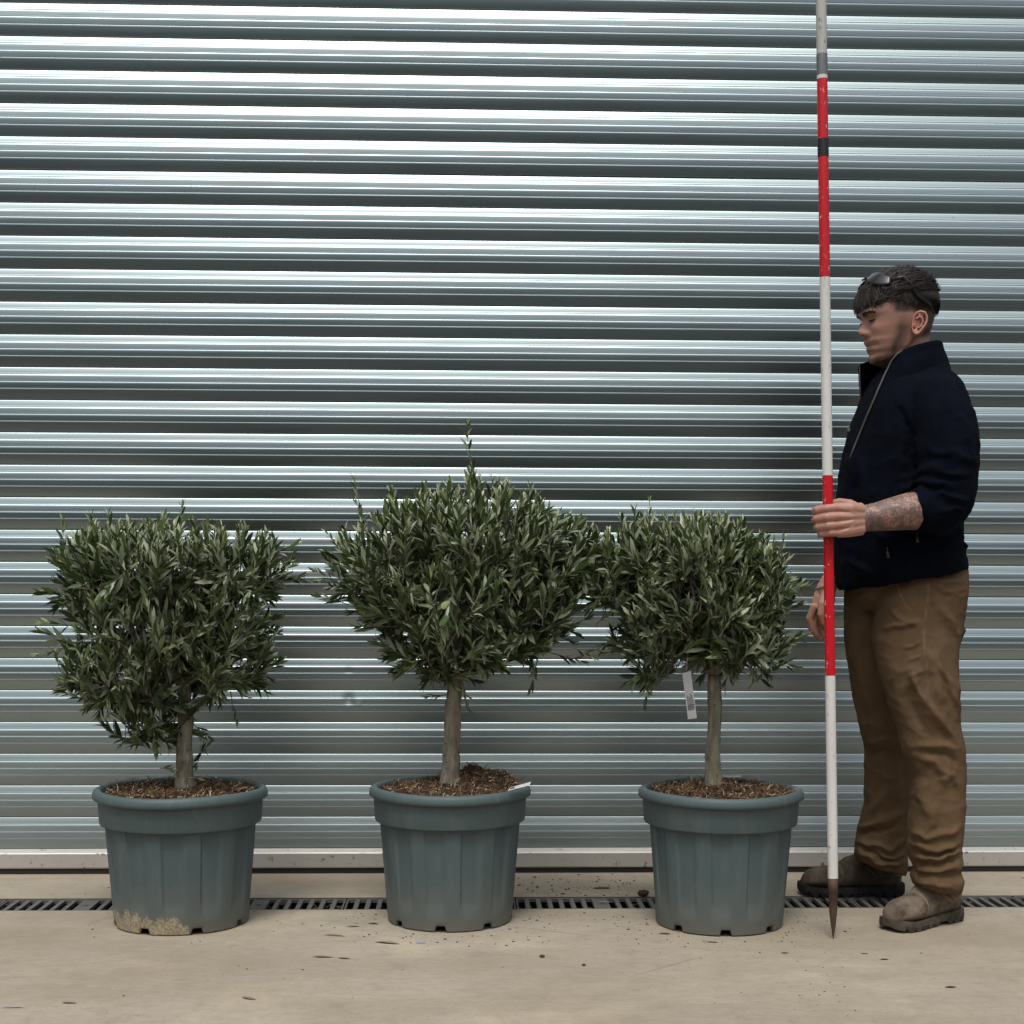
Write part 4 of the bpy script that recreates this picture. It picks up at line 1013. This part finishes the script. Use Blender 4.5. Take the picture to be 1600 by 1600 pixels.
# fringe falling over the forehead
for i in range(800):
    s = rnd.uniform(-.066, .066); cl_ = noise.noise(Vector((s*90, 0, 3))); z = .105-abs(s)*.25+rnd.uniform(-.03, .014); x0 = .085+rnd.uniform(-.03, .015)
    r_ = skull([x0, s, z]); tipx = .150-(abs(s)/.07)**2*.040+cl_*.010+rnd.uniform(-.012, .010); tz = .033+abs(s)*.18+cl_*.024+rnd.uniform(-.012, .016)
    tip_ = np.array([tipx, s*1.04+rnd.gauss(0, .006), tz]); mid_ = skull((r_*.45+tip_*.55)+np.array([.03, 0, .02]), .016+rnd.uniform(-.004, .004))
    pts_ = [(1-t)**2*r_+2*t*(1-t)*(mid_*2-.5*(r_+tip_))+t*t*tip_ for t in np.linspace(0, 1, 8)]
    W = hw_(np.array(pts_)); V = []
    for k in range(8):
        t = W[min(k+1, 7)]-W[max(k-1, 0)]; sd_ = np.cross(t, np.array(hf2)+np.array([0, 0, .6])); sd_ /= np.linalg.norm(sd_)+1e-9; ww = .0015*(1-(k/7)**2*.9)
        V += [W[k]-sd_*ww, W[k]+sd_*ww+np.array(hf2)*.0008]
    hb.add(V, [(2*k, 2*k+1, 2*k+3, 2*k+2) for k in range(7)])
link('hair', hb.mesh('hair', M['hair']), man)

# ---------------- sunglasses pushed up on the head
sg = empty('sunglasses', hp(.11, 0, .1), 0, 'black wraparound sunglasses pushed up on the man\'s dark hair', 'sunglasses')
def sk(az, el, off): 
    d = np.array([math.cos(R(az))*math.cos(R(el)), math.sin(R(az))*math.cos(R(el)), math.sin(R(el))]); return SKC+d*(SKR+off)
def lens(s):
    V = []; nu, nv = 12, 8
    for i in range(nu+1):
        u = i/nu
        for j in range(nv+1):
            v = j/nv; az = s*(10+46*u); hgt = 20*(math.sin(math.pi*min(1, .12+u*.8))**.5); el = 36+4*math.cos(u*3)-u*4+(v-.5)*hgt
            V.append(sk(az, el, .022+.002*math.sin(u*3.14)))
    o = link('lens', mesh('lens', hw_(np.array(V)), grid_faces(nu+1, nv+1), M['lens']), sg)
    sl_ = o.modifiers.new('t', 'SOLIDIFY'); sl_.thickness = .0018
    # frame line over and under
    fb = MB()
    for v in (0, 1):
        fb.tube([Vector(hw_(np.array([V[i*(nv+1)+v*nv]]))[0]) for i in range(nu+1)], .0016, 8)
    e0 = Vector(hw_(np.array([V[nu*(nv+1)+nv//2]]))[0])
    arm = [e0, Vector(hw_(np.array([sk(s*74, 32, .022)]))[0]), Vector(hw_(np.array([sk(s*84, 22, .015)]))[0]), Vector(hw_(np.array([sk(s*93, 5, .010)]))[0]), hp(-.010, s*.084, .030), hp(-.017, s*.082, .014)]
    fb.tube(arm, [.0060, .0056, .0050, .0042, .0036, .0028], 8, flat=.45)
    link('temple_arm', fb.mesh('temple_arm', M['frame']), sg)
lens(1); lens(-1)
fb = MB(); fb.tube([Vector(hw_(np.array([sk(a_, 38, .027)]))[0]) for a_ in (-9, -4, 0, 4, 9)], .0026, 8); link('bridge', fb.mesh('bridge', M['frame']), sg)

# ---------------- fleece jacket
jb = MB()
loft(jb, [(1382, 572, 1466, 560, YB, .080), (1364, 592, 1482, 582, YB, .105), (1352, 618, 1499, 604, YB, .165), (1341, 648, 1508, 634, YB, .200), (1328, 686, 1512, 680, YB, .205), (1317, 728, 1510, 730, YB, .200),
          (1310, 770, 1506, 775, YB, .192), (1307, 812, 1501, 812, YB, .185), (1306, 850, 1499, 846, YB, .183), (1307, 885, 1502, 866, YB, .186), (1309, 912, 1506, 882, YB, .185), (1314, 924, 1506, 889, YB, .178)], 48, 2.3)
limb(jb, [(1458, 628, YN+.055, .070), (1472, 660, YN+.025, .080), (1478, 700, YN+.005, .080), (1480, 745, YN-.005, .077), (1480, 780, YN-.010, .072), (1468, 795, YN-.016, .066), (1458, 796, YN-.020, .063), (1447, 796, YN-.024, .0600)])
limb(jb, [(1440, 632, YF-.05, .068), (1420, 700, YF, .072), (1398, 785, YF+.01, .064), (1370, 830, YF-.02, .055), (1335, 862, YF-.06, .047)])
me = remesh(jb, .0050, 8, .5); a = co_of(me); nn = no_of(me); q = to_px(a); cf = np.clip(-nn[:, 1]*1.5+.4, 0, 1); near = (a[:, 1] < YB)
rough = np.array([noise.noise(Vector((x*9, y*9, z*5)))*.6+noise.noise(Vector((x*22, y*20, z*16)))*.4 for x, y, z in a])
a += nn*(rough*.0085)[:, None]
rg = np.array([(1-abs(noise.noise(Vector((x*11+z*7, y*9, z*12-x*5)))))**4 for x, y, z in a])+.6*np.array([(1-abs(noise.noise(Vector((x*26-z*12, y*18+4, z*26+x*10)))))**4 for x, y, z in a])
a += nn*((rg-.6)*.0022)[:, None]
qw = lambda Q, A, am: Q+np.array([[noise.noise(Vector(v_)*26)*am+noise.noise(Vector(v_)*60)*am*.35, noise.noise(Vector(v_)*26+Vector((9, 2, 4)))*am+noise.noise(Vector(v_)*60+Vector((3, 1, 7)))*am*.35] for v_ in A])
q = qw(q, a, 8)
F1 = [  # ridges on the near sleeve and body
    ([(1400, 770), (1440, 752), (1500, 760)], 6, .006), ([(1418, 742), (1460, 730), (1515, 742)], 6, .005), ([(1440, 700), (1480, 712), (1520, 722)], 8, .004), ([(1455, 770), (1490, 775), (1515, 790)], 5, .006),
    ([(1470, 800), (1495, 795), (1512, 800)], 5, .005), ([(1415, 790), (1425, 760), (1440, 748)], 5, .004), ([(1398, 630), (1420, 680), (1425, 760)], 7, -.006), ([(1330, 700), (1350, 760), (1345, 830)], 12, .005),
    ([(1360, 830), (1400, 850), (1460, 845)], 7, .004), ([(1400, 870), (1450, 868), (1500, 862)], 5, .005), ([(1320, 880), (1370, 895), (1420, 880)], 7, .005), ([(1460, 835), (1490, 830), (1505, 838)], 5, .007), ([(1470, 852), (1500, 853), (1510, 856)], 4, .006), ([(1440, 880), (1480, 878), (1508, 876)], 4, .004),
    ([(1500, 640), (1515, 680), (1518, 730)], 8, .004)]
for pts_, w_, amp in F1: a += nn*(fold(q, pts_, w_)*amp*1.9*cf*near)[:, None]
cuff = fold(q, [(1418, 766), (1430, 795), (1444, 828)], 5)*cf*(a[:, 1] < YN+.09)*(q[:, 0] < 1450); a += nn*(cuff*.004)[:, None]
set_co(me, a); me.materials.append(M['jacket']); attr(me, 'seam', np.zeros(len(a)))
jk = link('jacket', me, man); jk['label'] = 'dark navy fleece jacket with a half-open stand collar'
# stand collar
ck = [((1350, 655, 3.935), (1390, 566, 3.915)), ((1378, 628, 3.875), (1408, 549, 3.900)), ((1425, 604, 3.862), (1434, 538, 3.895)), ((1466, 592, 3.895), (1459, 532, 3.925)), ((1486, 590, 3.98), (1467, 533, 3.98)),
      ((1470, 592, 4.065), (1458, 535, 4.045)), ((1430, 604, 4.095), (1425, 545, 4.075)), ((1378, 625, 4.085), (1380, 558, 4.06)), ((1348, 640, 4.02), (1344, 569, 4.025))]
def cr(pts_, t):
    n_ = len(pts_)-1; i = min(int(t*n_), n_-1); f = t*n_-i; g_ = lambda k: pts_[max(0, min(n_, k))]
    p0_, p1_, p2_, p3_ = g_(i-1), g_(i), g_(i+1), g_(i+2)
    return .5*((2*p1_)+(p2_-p0_)*f+(2*p0_-5*p1_+4*p2_-p3_)*f*f+(3*p1_-p0_-3*p2_+p3_)*f**3)
bot = [P(*k[0]) for k in ck]; topc = [P(*k[1]) for k in ck]; V = []; nu, nv = 64, 12
for i in range(nu+1):
    A = cr(bot, i/nu); B = cr(topc, i/nu)
    for j in range(nv+1):
        f = j/nv; p_ = A.lerp(B, f); ctr = P(1425, 590, YB); o_ = (p_-ctr); o_.z = 0; o_.normalize()
        V.append(p_+o_*(.006*math.sin(f*3.14)+.005*math.exp(-((f-.93)/.08)**2)+.003*noise.noise(p_*20)))
m = mesh('collar', V, grid_faces(nu+1, nv+1), M['jacket']); attr(m, 'seam', np.zeros(len(V))); o = link('collar', m, jk); s_ = o.modifiers.new('t', 'SOLIDIFY'); s_.thickness = .007; s_.offset = 0
o.modifiers.new('b', 'SUBSURF').levels = 1
def surf_y(objs, px, py, last):
    best = None
    for mo in objs:
        aa = co_of(mo); qq = to_px(aa); k = np.where(np.hypot(qq[:, 0]-px, qq[:, 1]-py) < 4.5)[0]
        if len(k): v = aa[k, 1].min(); best = v if best is None else min(best, v)
    return last if best is None else best
zp = [(1410, 547), (1401, 554), (1393, 564), (1384, 582), (1374, 604), (1364, 628), (1353, 653), (1343, 678), (1334, 700), (1328, 716)]
ly = 3.90; zpts = []
for (x, y) in zp: ly = surf_y([me, m], x, y, ly); zpts.append(P(x, y, ly-.003))
b = MB(); b.tube(zpts, .0026, 8)
b.tube([topc[-1]+Vector((-.003, -.004, 0)), bot[-1].lerp(topc[-1], .5)+Vector((-.004, -.004, 0)), bot[-1]+Vector((-.005, -.003, 0))], .0022, 8)
link('zip', b.mesh('zip', M['zip']), jk)
b = MB(); b.box(*(lambda p_: (p_.x-.004, p_.x+.004, p_.y-.003, p_.y+.003, p_.z-.009, p_.z+.004))(P(1326, 672, 3.94)))
o = link('zip_pull', b.mesh('zip_pull', M['zip']), jk)
for (x, y) in ((1387, 862), (1433, 838)):
    yy = surf_y([me], x, y, YB-.18)-.004; b = MB(); b.tube([P(x, y, yy), P(x+1, y+10, yy)], [.0030, .0036], 8, flat=.5); b.tube([P(x-1, y-7, yy), P(x, y, yy)], .0013, 6); link('pocket_zip_pull', b.mesh('pocket_zip_pull', M['zip']), jk)

# ---------------- trousers
tb = MB()
loft(tb, [(1335, 868, 1500, 868, YB, .150), (1330, 905, 1508, 892, YB, .150), (1335, 935, 1509, 920, YB, .135), (1350, 955, 1500, 940, YB, .10)], 48, 2.3)
loft(tb, [(1326, 885, 1440, 885, 4.03, .105), (1321, 918, 1440, 915, 4.04, .100), (1320, 950, 1440, 950, 4.055, .093), (1321, 1000, 1437, 1000, 4.065, .090), (1326, 1045, 1430, 1045, 4.075, .088), (1332, 1090, 1428, 1090, 4.085, .084), (1342, 1130, 1430, 1135, 4.095, .078), (1353, 1172, 1432, 1180, 4.105, .073),
          (1352, 1215, 1428, 1222, 4.115, .070), (1352, 1255, 1424, 1262, 4.12, .068), (1342, 1290, 1420, 1300, 4.125, .066), (1337, 1318, 1418, 1335, 4.13, .064), (1336, 1335, 1417, 1355, 4.13, .060), (1340, 1345, 1416, 1369, 4.13, .056)], 40, 2.3)
loft(tb, [(1362, 885, 1506, 885, 3.93, .090), (1364, 915, 1509, 900, 3.92, .092), (1369, 950, 1511, 930, 3.90, .094), (1362, 1000, 1500, 985, 3.895, .094), (1374, 1050, 1496, 1040, 3.885, .092), (1390, 1100, 1496, 1095, 3.875, .086), (1403, 1140, 1500, 1140, 3.87, .080), (1410, 1175, 1507, 1175, 3.865, .077),
          (1424, 1210, 1508, 1215, 3.86, .073), (1424, 1250, 1508, 1258, 3.855, .071), (1421, 1290, 1506, 1298, 3.85, .069), (1419, 1325, 1501, 1325, 3.845, .067), (1424, 1343, 1504, 1348, 3.845, .068), (1430, 1356, 1500, 1361, 3.845, .062), (1424, 1368, 1506, 1375, 3.84, .068), (1428, 1382, 1500, 1394, 3.84, .062)], 40, 2.3)
me = remesh(tb, .0045, 7, .5); a = co_of(me); nn = no_of(me); q = to_px(a); cf = np.clip(-nn[:, 1]*1.5+.35, 0, 1); nl = (a[:, 1] < YB+.01)
rough = np.array([noise.noise(Vector((x*8, y*8, z*4)))*.6+noise.noise(Vector((x*25, y*22, z*12)))*.4 for x, y, z in a])
a += nn*(rough*.0055)[:, None]
rg = np.array([(1-abs(noise.noise(Vector((x*11+z*7, y*9, z*12-x*5)))))**4 for x, y, z in a])+.6*np.array([(1-abs(noise.noise(Vector((x*26-z*12, y*18+4, z*26+x*10)))))**4 for x, y, z in a])
a += nn*((rg-.6)*.0024)[:, None]
q0 = q; q = qw(q, a, 5)
NEAR = [([(1450, 990), (1475, 1060), (1500, 1112)], 3.2, .0045), ([(1418, 1045), (1452, 1105), (1502, 1168)], 3.5, .005), ([(1412, 1012), (1440, 1006)], 2.2, .003), ([(1416, 1034), (1440, 1026)], 2.2, .003), ([(1420, 1058), (1442, 1052)], 2.2, .003), ([(1470, 925), (1505, 932)], 2.5, .003), ([(1455, 905), (1500, 912)], 2.5, .003),
    ([(1440, 972), (1400, 978), (1375, 985)], 4, .005), ([(1440, 980), (1405, 965), (1385, 950)], 4, .004), ([(1445, 1000), (1460, 1060), (1475, 1110)], 8, .006), ([(1400, 1090), (1440, 1050), (1470, 1010)], 9, .003),
    ([(1450, 1020), (1490, 1075), (1498, 1120)], 6, .006), ([(1420, 1040), (1450, 1110), (1492, 1150)], 8, .006), ([(1410, 1070), (1430, 1120), (1460, 1160)], 8, -.004), ([(1425, 1168), (1455, 1165), (1500, 1170)], 6, .006),
    ([(1430, 1185), (1460, 1190), (1480, 1210), (1470, 1235)], 6, .007), ([(1440, 1180), (1475, 1180), (1505, 1195)], 5, -.004), ([(1478, 1180), (1488, 1215), (1495, 1230)], 4, .004), ([(1450, 1210), (1440, 1250), (1460, 1285)], 8, .005), ([(1470, 1250), (1455, 1290), (1440, 1310)], 7, .005),
    ([(1422, 1298), (1450, 1310), (1480, 1302), (1502, 1290)], 5, .007), ([(1422, 1318), (1460, 1328), (1500, 1318)], 4, .008), ([(1425, 1335), (1465, 1342), (1503, 1330)], 3.5, .008), ([(1425, 1330), (1465, 1335), (1500, 1325)], 2.5, -.006), ([(1425, 1352), (1465, 1362), (1505, 1352)], 4, .008), ([(1425, 1345), (1460, 1352), (1500, 1343)], 2.5, -.006),
    ([(1430, 1374), (1465, 1384), (1498, 1388)], 4, .005), ([(1400, 900), (1470, 905), (1508, 915)], 7, .003), ([(1450, 915), (1480, 925), (1510, 920)], 4, .004), ([(1460, 940), (1490, 975), (1500, 1000)], 6, .005)]
FAR = [([(1330, 990), (1345, 1050), (1360, 1110)], 8, .005), ([(1355, 1165), (1380, 1155), (1410, 1160)], 5, .007), ([(1353, 1178), (1380, 1170), (1405, 1178)], 4, -.005), ([(1400, 1180), (1404, 1230), (1400, 1260)], 5, .004), ([(1400, 1200), (1385, 1240), (1355, 1275)], 7, .006),
    ([(1337, 1292), (1365, 1290), (1415, 1268)], 5, .007), ([(1336, 1303), (1370, 1300), (1400, 1290)], 3, -.006), ([(1337, 1312), (1375, 1322), (1392, 1328), (1418, 1308)], 4, .008), ([(1340, 1318), (1372, 1338), (1400, 1345)], 3, -.006), ([(1338, 1328), (1370, 1348), (1417, 1350)], 4, .008), ([(1370, 1335), (1395, 1340), (1417, 1330)], 3, .006),
    ([(1355, 985), (1375, 1040), (1398, 1110)], 6, .004)]
for pts_, w_, amp in NEAR: a += nn*(fold(q, pts_, w_)*amp*1.5*cf*nl)[:, None]
for pts_, w_, amp in FAR: a += nn*(fold(q, pts_, w_)*amp*1.5*cf*(~nl))[:, None]
q = q0
seam = fold(q, [(1403, 900), (1402, 918), (1415, 945), (1441, 974)], 1.1)*cf*nl*.5+fold(q, [(1449, 895), (1450, 930), (1445, 974), (1444, 1010), (1452, 1100)], .9)*cf*nl*.3
dip = fold(q, [(1401, 900), (1400, 918), (1413, 947), (1440, 977)], 2.5)*cf*nl; a -= nn*(dip*.003)[:, None]
set_co(me, a); me.materials.append(M['trouser']); attr(me, 'seam', np.clip(seam*2.0, 0, 1))
tr_ = link('trousers', me, man); tr_['label'] = 'brown canvas work trousers bunched over the boots'
b = MB(); kx = surf_y([me], 1501, 985, YB); b.tube([P(1498, 972, kx+.04), P(1503, 985, kx+.03), P(1499, 1000, kx+.03)], [.006, .011, .006], 8, flat=.5); link('pocket_opening', b.mesh('pocket_opening', M['rubber']), tr_)

# ---------------- boots
def boot(heel, ang, L_, matu, mats, name_label, shaft_top):
    """heel: ground point at the back of the heel, ang: turn of the toe toward the camera"""
    bt = empty('boot', heel, 0); bt.parent = man; bt.matrix_parent_inverse = Matrix.Translation(man.location).inverted(); bt['label'] = name_label
    fx = Vector((-math.cos(ang), -math.sin(ang), 0)); fs = Vector((math.sin(ang), -math.cos(ang), 0))
    T = lambda u, s, z: heel+fx*(u*L_)+fs*s+Vector((0, 0, z))
    # upper: slices along the foot
    us = [.02, .06, .14, .25, .36, .46, .56, .66, .76, .86, .93, .975, 1.0]
    tp = [.070, .118, .138, .144, .138, .122, .102, .087, .081, .078, .069, .055, .040]
    hwd = [.022, .032, .037, .038, .037, .038, .042, .048, .051, .049, .041, .029, .012]
    mb = MB(); V = []; n_ = 28
    for u, t_, h_ in zip(us, tp, hwd):
        for k in range(n_):
            a_ = 2*math.pi*k/n_; ca, sa = math.cos(a_), math.sin(a_); zc = .022+(t_-.022)*.42
            z_ = zc+(t_-zc)*max(0, sa)**.9 if sa > 0 else zc+(zc-.020)*sa
            V.append(T(u, h_*(abs(ca)**.8)*(1 if ca > 0 else -1)*(1-.22*max(0, sa)), z_))
    F = grid_faces(len(us), n_, True)+[tuple(range(n_-1, -1, -1)), tuple(range(len(V)-n_, len(V)))]; mb.add(V, F)
    mb.tube([T(.20, 0, .06), T(.215, 0, .11), T(.21, 0, .15), T(.20, 0, .19)], [.046, .046, .045, .044], 24)
    me_ = remesh(mb, .0030, 6, .5); a_ = co_of(me_); nn_ = no_of(me_)
    loc = (a_-np.array(heel)); U = loc@np.array(fx)/L_; Z_ = loc[:, 2]
    r_ = np.array([noise.noise(Vector((x*16, y*16, z*16))) for x, y, z in a_]); a_ += nn_*(r_*.0022)[:, None]
    for (u0, z0, u1, z1, w__, am) in ((.44, .125, .60, .045, .010, -.0028), (.47, .11, .56, .10, .006, .0030), (.53, .10, .62, .09, .006, .0028), (.34, .125, .30, .03, .006, -.0022), (.62, .085, .66, .03, .006, -.0018), (.03, .06, .30, .075, .006, .0022)):
        A_ = np.array([u0*L_, z0]); B_ = np.array([u1*L_, z1]); pz = np.stack([U*L_, Z_], 1); ab = B_-A_; t_ = np.clip(((pz-A_)@ab)/(ab@ab), 0, 1); d_ = np.hypot(*(pz-(A_+t_[:, None]*ab)).T); a_ += nn_*(np.exp(-(d_/w__)**2)*am)[:, None]
    sv = np.zeros(len(a_)); pz = np.stack([U*L_, Z_], 1)*1000
    for ln_ in ([(.64*L_*1000, 100), (.60*L_*1000, 60), (.66*L_*1000, 25)], [(.40*L_*1000, 140), (.36*L_*1000, 80), (.26*L_*1000, 60), (.05*L_*1000, 66)], [(.30*L_*1000, 150), (.30*L_*1000, 85), (.20*L_*1000, 62)], [(.12*L_*1000, 30), (.11*L_*1000, 110)]):
        sv += fold(pz, ln_, 1.8)
    a_ -= nn_*(np.clip(sv, 0, 1)*.0012)[:, None]
    set_co(me_, a_); me_.materials.append(matu); attr(me_, 'seam', np.clip(sv, 0, 1)*.7); link('upper', me_, man).name = 'upper'
    up_ = [o_ for o_ in bpy.data.objects if o_.data == me_][0]; up_.parent = bt; up_.matrix_parent_inverse = Matrix.Translation(heel).inverted() if False else Matrix.Identity(4)
    up_.matrix_parent_inverse = Matrix.Translation(heel).inverted()
    # sole with a raised toe, an arch and cut lugs
    V = []; nu_ = 90
    for i in range(nu_+1):
        u = i/nu_; h_ = np.interp(u, [0, .03, .1, .25, .4, .55, .72, .85, .94, .985, 1], [.014, .028, .036, .037, .036, .040, .050, .050, .042, .028, .010])
        uu = -.015+u*1.04; top_ = np.interp(u, [0, .3, .45, .8, 1], [.036, .031, .026, .026, .034]); bt_ = 0.0
        arch = np.interp(u, [.27, .31, .40, .46], [0, .012, .010, 0]); lug = .0065 if (i % 9) < 3 and not (.27 < u < .46) else 0
        spring = np.interp(u, [.85, 1], [0, .010]); bo = bt_+arch+spring
        V += [T(uu, -h_, bo+lug), T(uu, -h_-.002, (bo+top_)/2), T(uu, -h_, top_), T(uu, h_, top_), T(uu, h_+.002, (bo+top_)/2), T(uu, h_, bo+lug), T(uu, 0, bo+.004)]
    F = grid_faces(nu_+1, 7, True)+[tuple(range(6, -1, -1)), tuple(range(len(V)-7, len(V)))]
    ms_ = mesh('sole', V, F, mats, False); attr(ms_, 'seam', np.zeros(len(V))); link('sole', ms_, bt)
    # pull tab
    b = MB(); b.tube([T(.012, 0, .085), T(-.012, 0, .11), T(.0, 0, .135)], [.004, .005, .004], 8, flat=2.0); mm_ = b.mesh('pull_tab', matu); attr(mm_, 'seam', np.zeros(len(b.V))); link('pull_tab', mm_, bt)
hn = G(1500, 1438); boot(Vector((hn.x-.004, hn.y+.02, 0)), R(34), .262, M['boot'], M['sole'], 'dusty pale brown boot, nearer one', 1380)
hfa = G(1414, 1402); boot(Vector((hfa.x, hfa.y+.03, 0)), R(-3), .292, M['boot_shaded'], M['sole_shaded'], 'boot set ahead, farther one, with shade put into its darker colour', 1350)

# ================================================================== LITTER ON THE CONCRETE
def litter(px, py, ln, ang, mat, label, cat, name='fallen_leaf', wd=.15, grp=None):
    p = G(px, py, .001)
    V = LV*np.array([ln, ln*wd/.105, ln*1.3]); V[:, 2] = V[:, 2]*.35+.0012
    ca, sa = math.cos(ang), math.sin(ang); V = np.stack([V[:, 0]*ca-V[:, 1]*sa, V[:, 0]*sa+V[:, 1]*ca, V[:, 2]], 1)
    nV = len(V); V2 = np.concatenate([V, V-np.array([0, 0, .0009])]); F = LF+[tuple(q_+nV for q_ in reversed(f)) for f in LF]
    m = mesh(name, V2, F, mat); o = bpy.data.objects.new(name, m); COL.objects.link(o); o.location = p; tag(o, label, cat, grp); return o
LT = [(378, 1558, .040, -.5, 'dead', 'grey-brown olive leaf lying alone on the concrete in front of the left pot', .17), (96, 1567, .034, .0, 'dead', 'small dry leaf near the lower left corner', .12), (2, 1575, .05, .12, 'tagw', 'thin pale straw at the lower left edge of the concrete', .04),
    (488, 1495, .055, -.05, 'dead', 'long brown leaf between the left and middle pots, toward the camera', .10), (528, 1497, .030, -.1, 'dead', 'short curled leaf touching the long brown leaf', .16), (505, 1461, .065, -.2, 'dead', 'thin curved twig-like leaf left of the middle pot', .05), (540, 1448, .040, .15, 'dead', 'straight brown leaf close to the left side of the middle pot', .08), (575, 1443, .030, -.2, 'crumb', 'dark curled leaf touching the left foot of the middle pot', .12),
    (585, 1472, .075, -.25, 'dead', 'large pale streaked leaf in front of the middle pot', .09), (1028, 1459, .036, .0, 'crumb', 'dark leaf at the left foot of the right pot', .1), (1103, 1472, .032, .0, 'dead', 'brown leaf in front of the right pot', .09), (1476, 1543, .030, .2, 'crumb', 'small dark leaf in the lower right corner of the concrete', .13), (1220, 1489, .02, .1, 'dead', 'small brown leaf between the right pot and the steel point', .18),
    (935, 1410, .045, .1, 'tagw', 'pale straw lying over the drain slots between the middle and right pots', .06), (1345, 1490, .02, .1, 'tagw', 'pale flake on the concrete left of the near boot', .2), (1375, 1499, .022, .1, 'dead', 'brown flake on the concrete in front of the near boot', .2)]
for (x, y, ln, an, mt, lb_, wd) in LT: litter(x, y, ln, an, M[mt], lb_, 'leaf', 'fallen_leaf' if mt != 'tagw' else 'straw', wd)
q = [G(650, 1468, .003), G(663, 1467.5, .003), G(664, 1472.5, .003), G(651, 1473, .003)]
o = link('paper_scrap', MB().add([*q, *[v-Vector((0, 0, .0025)) for v in q]], [(0, 3, 2, 1), (4, 5, 6, 7), (0, 1, 5, 4), (1, 2, 6, 5), (2, 3, 7, 6), (3, 0, 4, 7)]).mesh('paper_scrap', M['tagw'], False)); tag(o, 'tiny white scrap with a dark line in front of the middle pot', 'scrap')
def clod(px, py, r, label, s3=(1.2, 1, .8)):
    b = MB(); p = G(px, py); b.sphere((0, 0, 0), r, 14, 9, s3); m = b.mesh('soil_clod', M['crumb']); a_ = co_of(m)
    for i in range(len(a_)): a_[i] *= 1+.35*noise.noise(Vector(a_[i])*90+Vector((px, 0, 0)))
    set_co(m, a_); o = bpy.data.objects.new('soil_clod', m); COL.objects.link(o); o.location = p+Vector((0, 0, r*s3[2]*.7)); tag(o, label, 'soil clod')
clod(1005, 1400, .014, 'dark clod of soil on the edge of the drain beside the right pot'); clod(847, 1496, .0055, 'small dark crumb in front of the gap between the middle and right pots')
clod(912, 1509, .004, 'tiny dark crumb right of the crumb between the middle and right pots'); clod(940, 1388, .010, 'flattened brown smear of soil between the shutter and the drain', (2.6, 1.3, .15))
rnd = random.Random(77); b = MB()
def crumbs(n_, px0, px1, py0, py1, rmin, rmax, flat=.6):
    for i in range(n_):
        p = G(rnd.uniform(px0, px1), rnd.uniform(py0, py1)); r = rmin+(rmax-rmin)*rnd.random()**3; b.sphere(p+Vector((0, 0, r*.3)), r, 5, 4, (1+rnd.random(), 1, flat))
for c_, rr_ in ((c2, .20), (c3, .20), (c1, .17)):
    for i in range(210 if c_ is not c1 else 40):
        a_ = rnd.uniform(0, 6.283); d_ = rr_*(.95+abs(rnd.gauss(0, .35))); r = .0006+.0024*rnd.random()**3; b.sphere((c_.x+math.cos(a_)*d_, c_.y+math.sin(a_)*d_, r*.3), r, 5, 4, (1+rnd.random(), 1, .6))
crumbs(150, 810, 1010, 1366, 1400, .0008, .0040); crumbs(60, 560, 1000, 1425, 1480, .0008, .003); crumbs(90, 0, 1600, 1430, 1600, .0006, .0022); crumbs(50, 0, 1600, 1366, 1400, .0006, .0025); crumbs(60, 1240, 1330, 1470, 1590, .0006, .002)
o = link('soil_crumbs', b.mesh('soil_crumbs', M['crumb'])); tag(o, 'fine dark soil crumbs spilled over the concrete round the pots', 'soil crumbs', kind='stuff')
print('TRIS', sum(len(o_.data.polygons)*2 for o_ in bpy.data.objects if o_.type == 'MESH'))
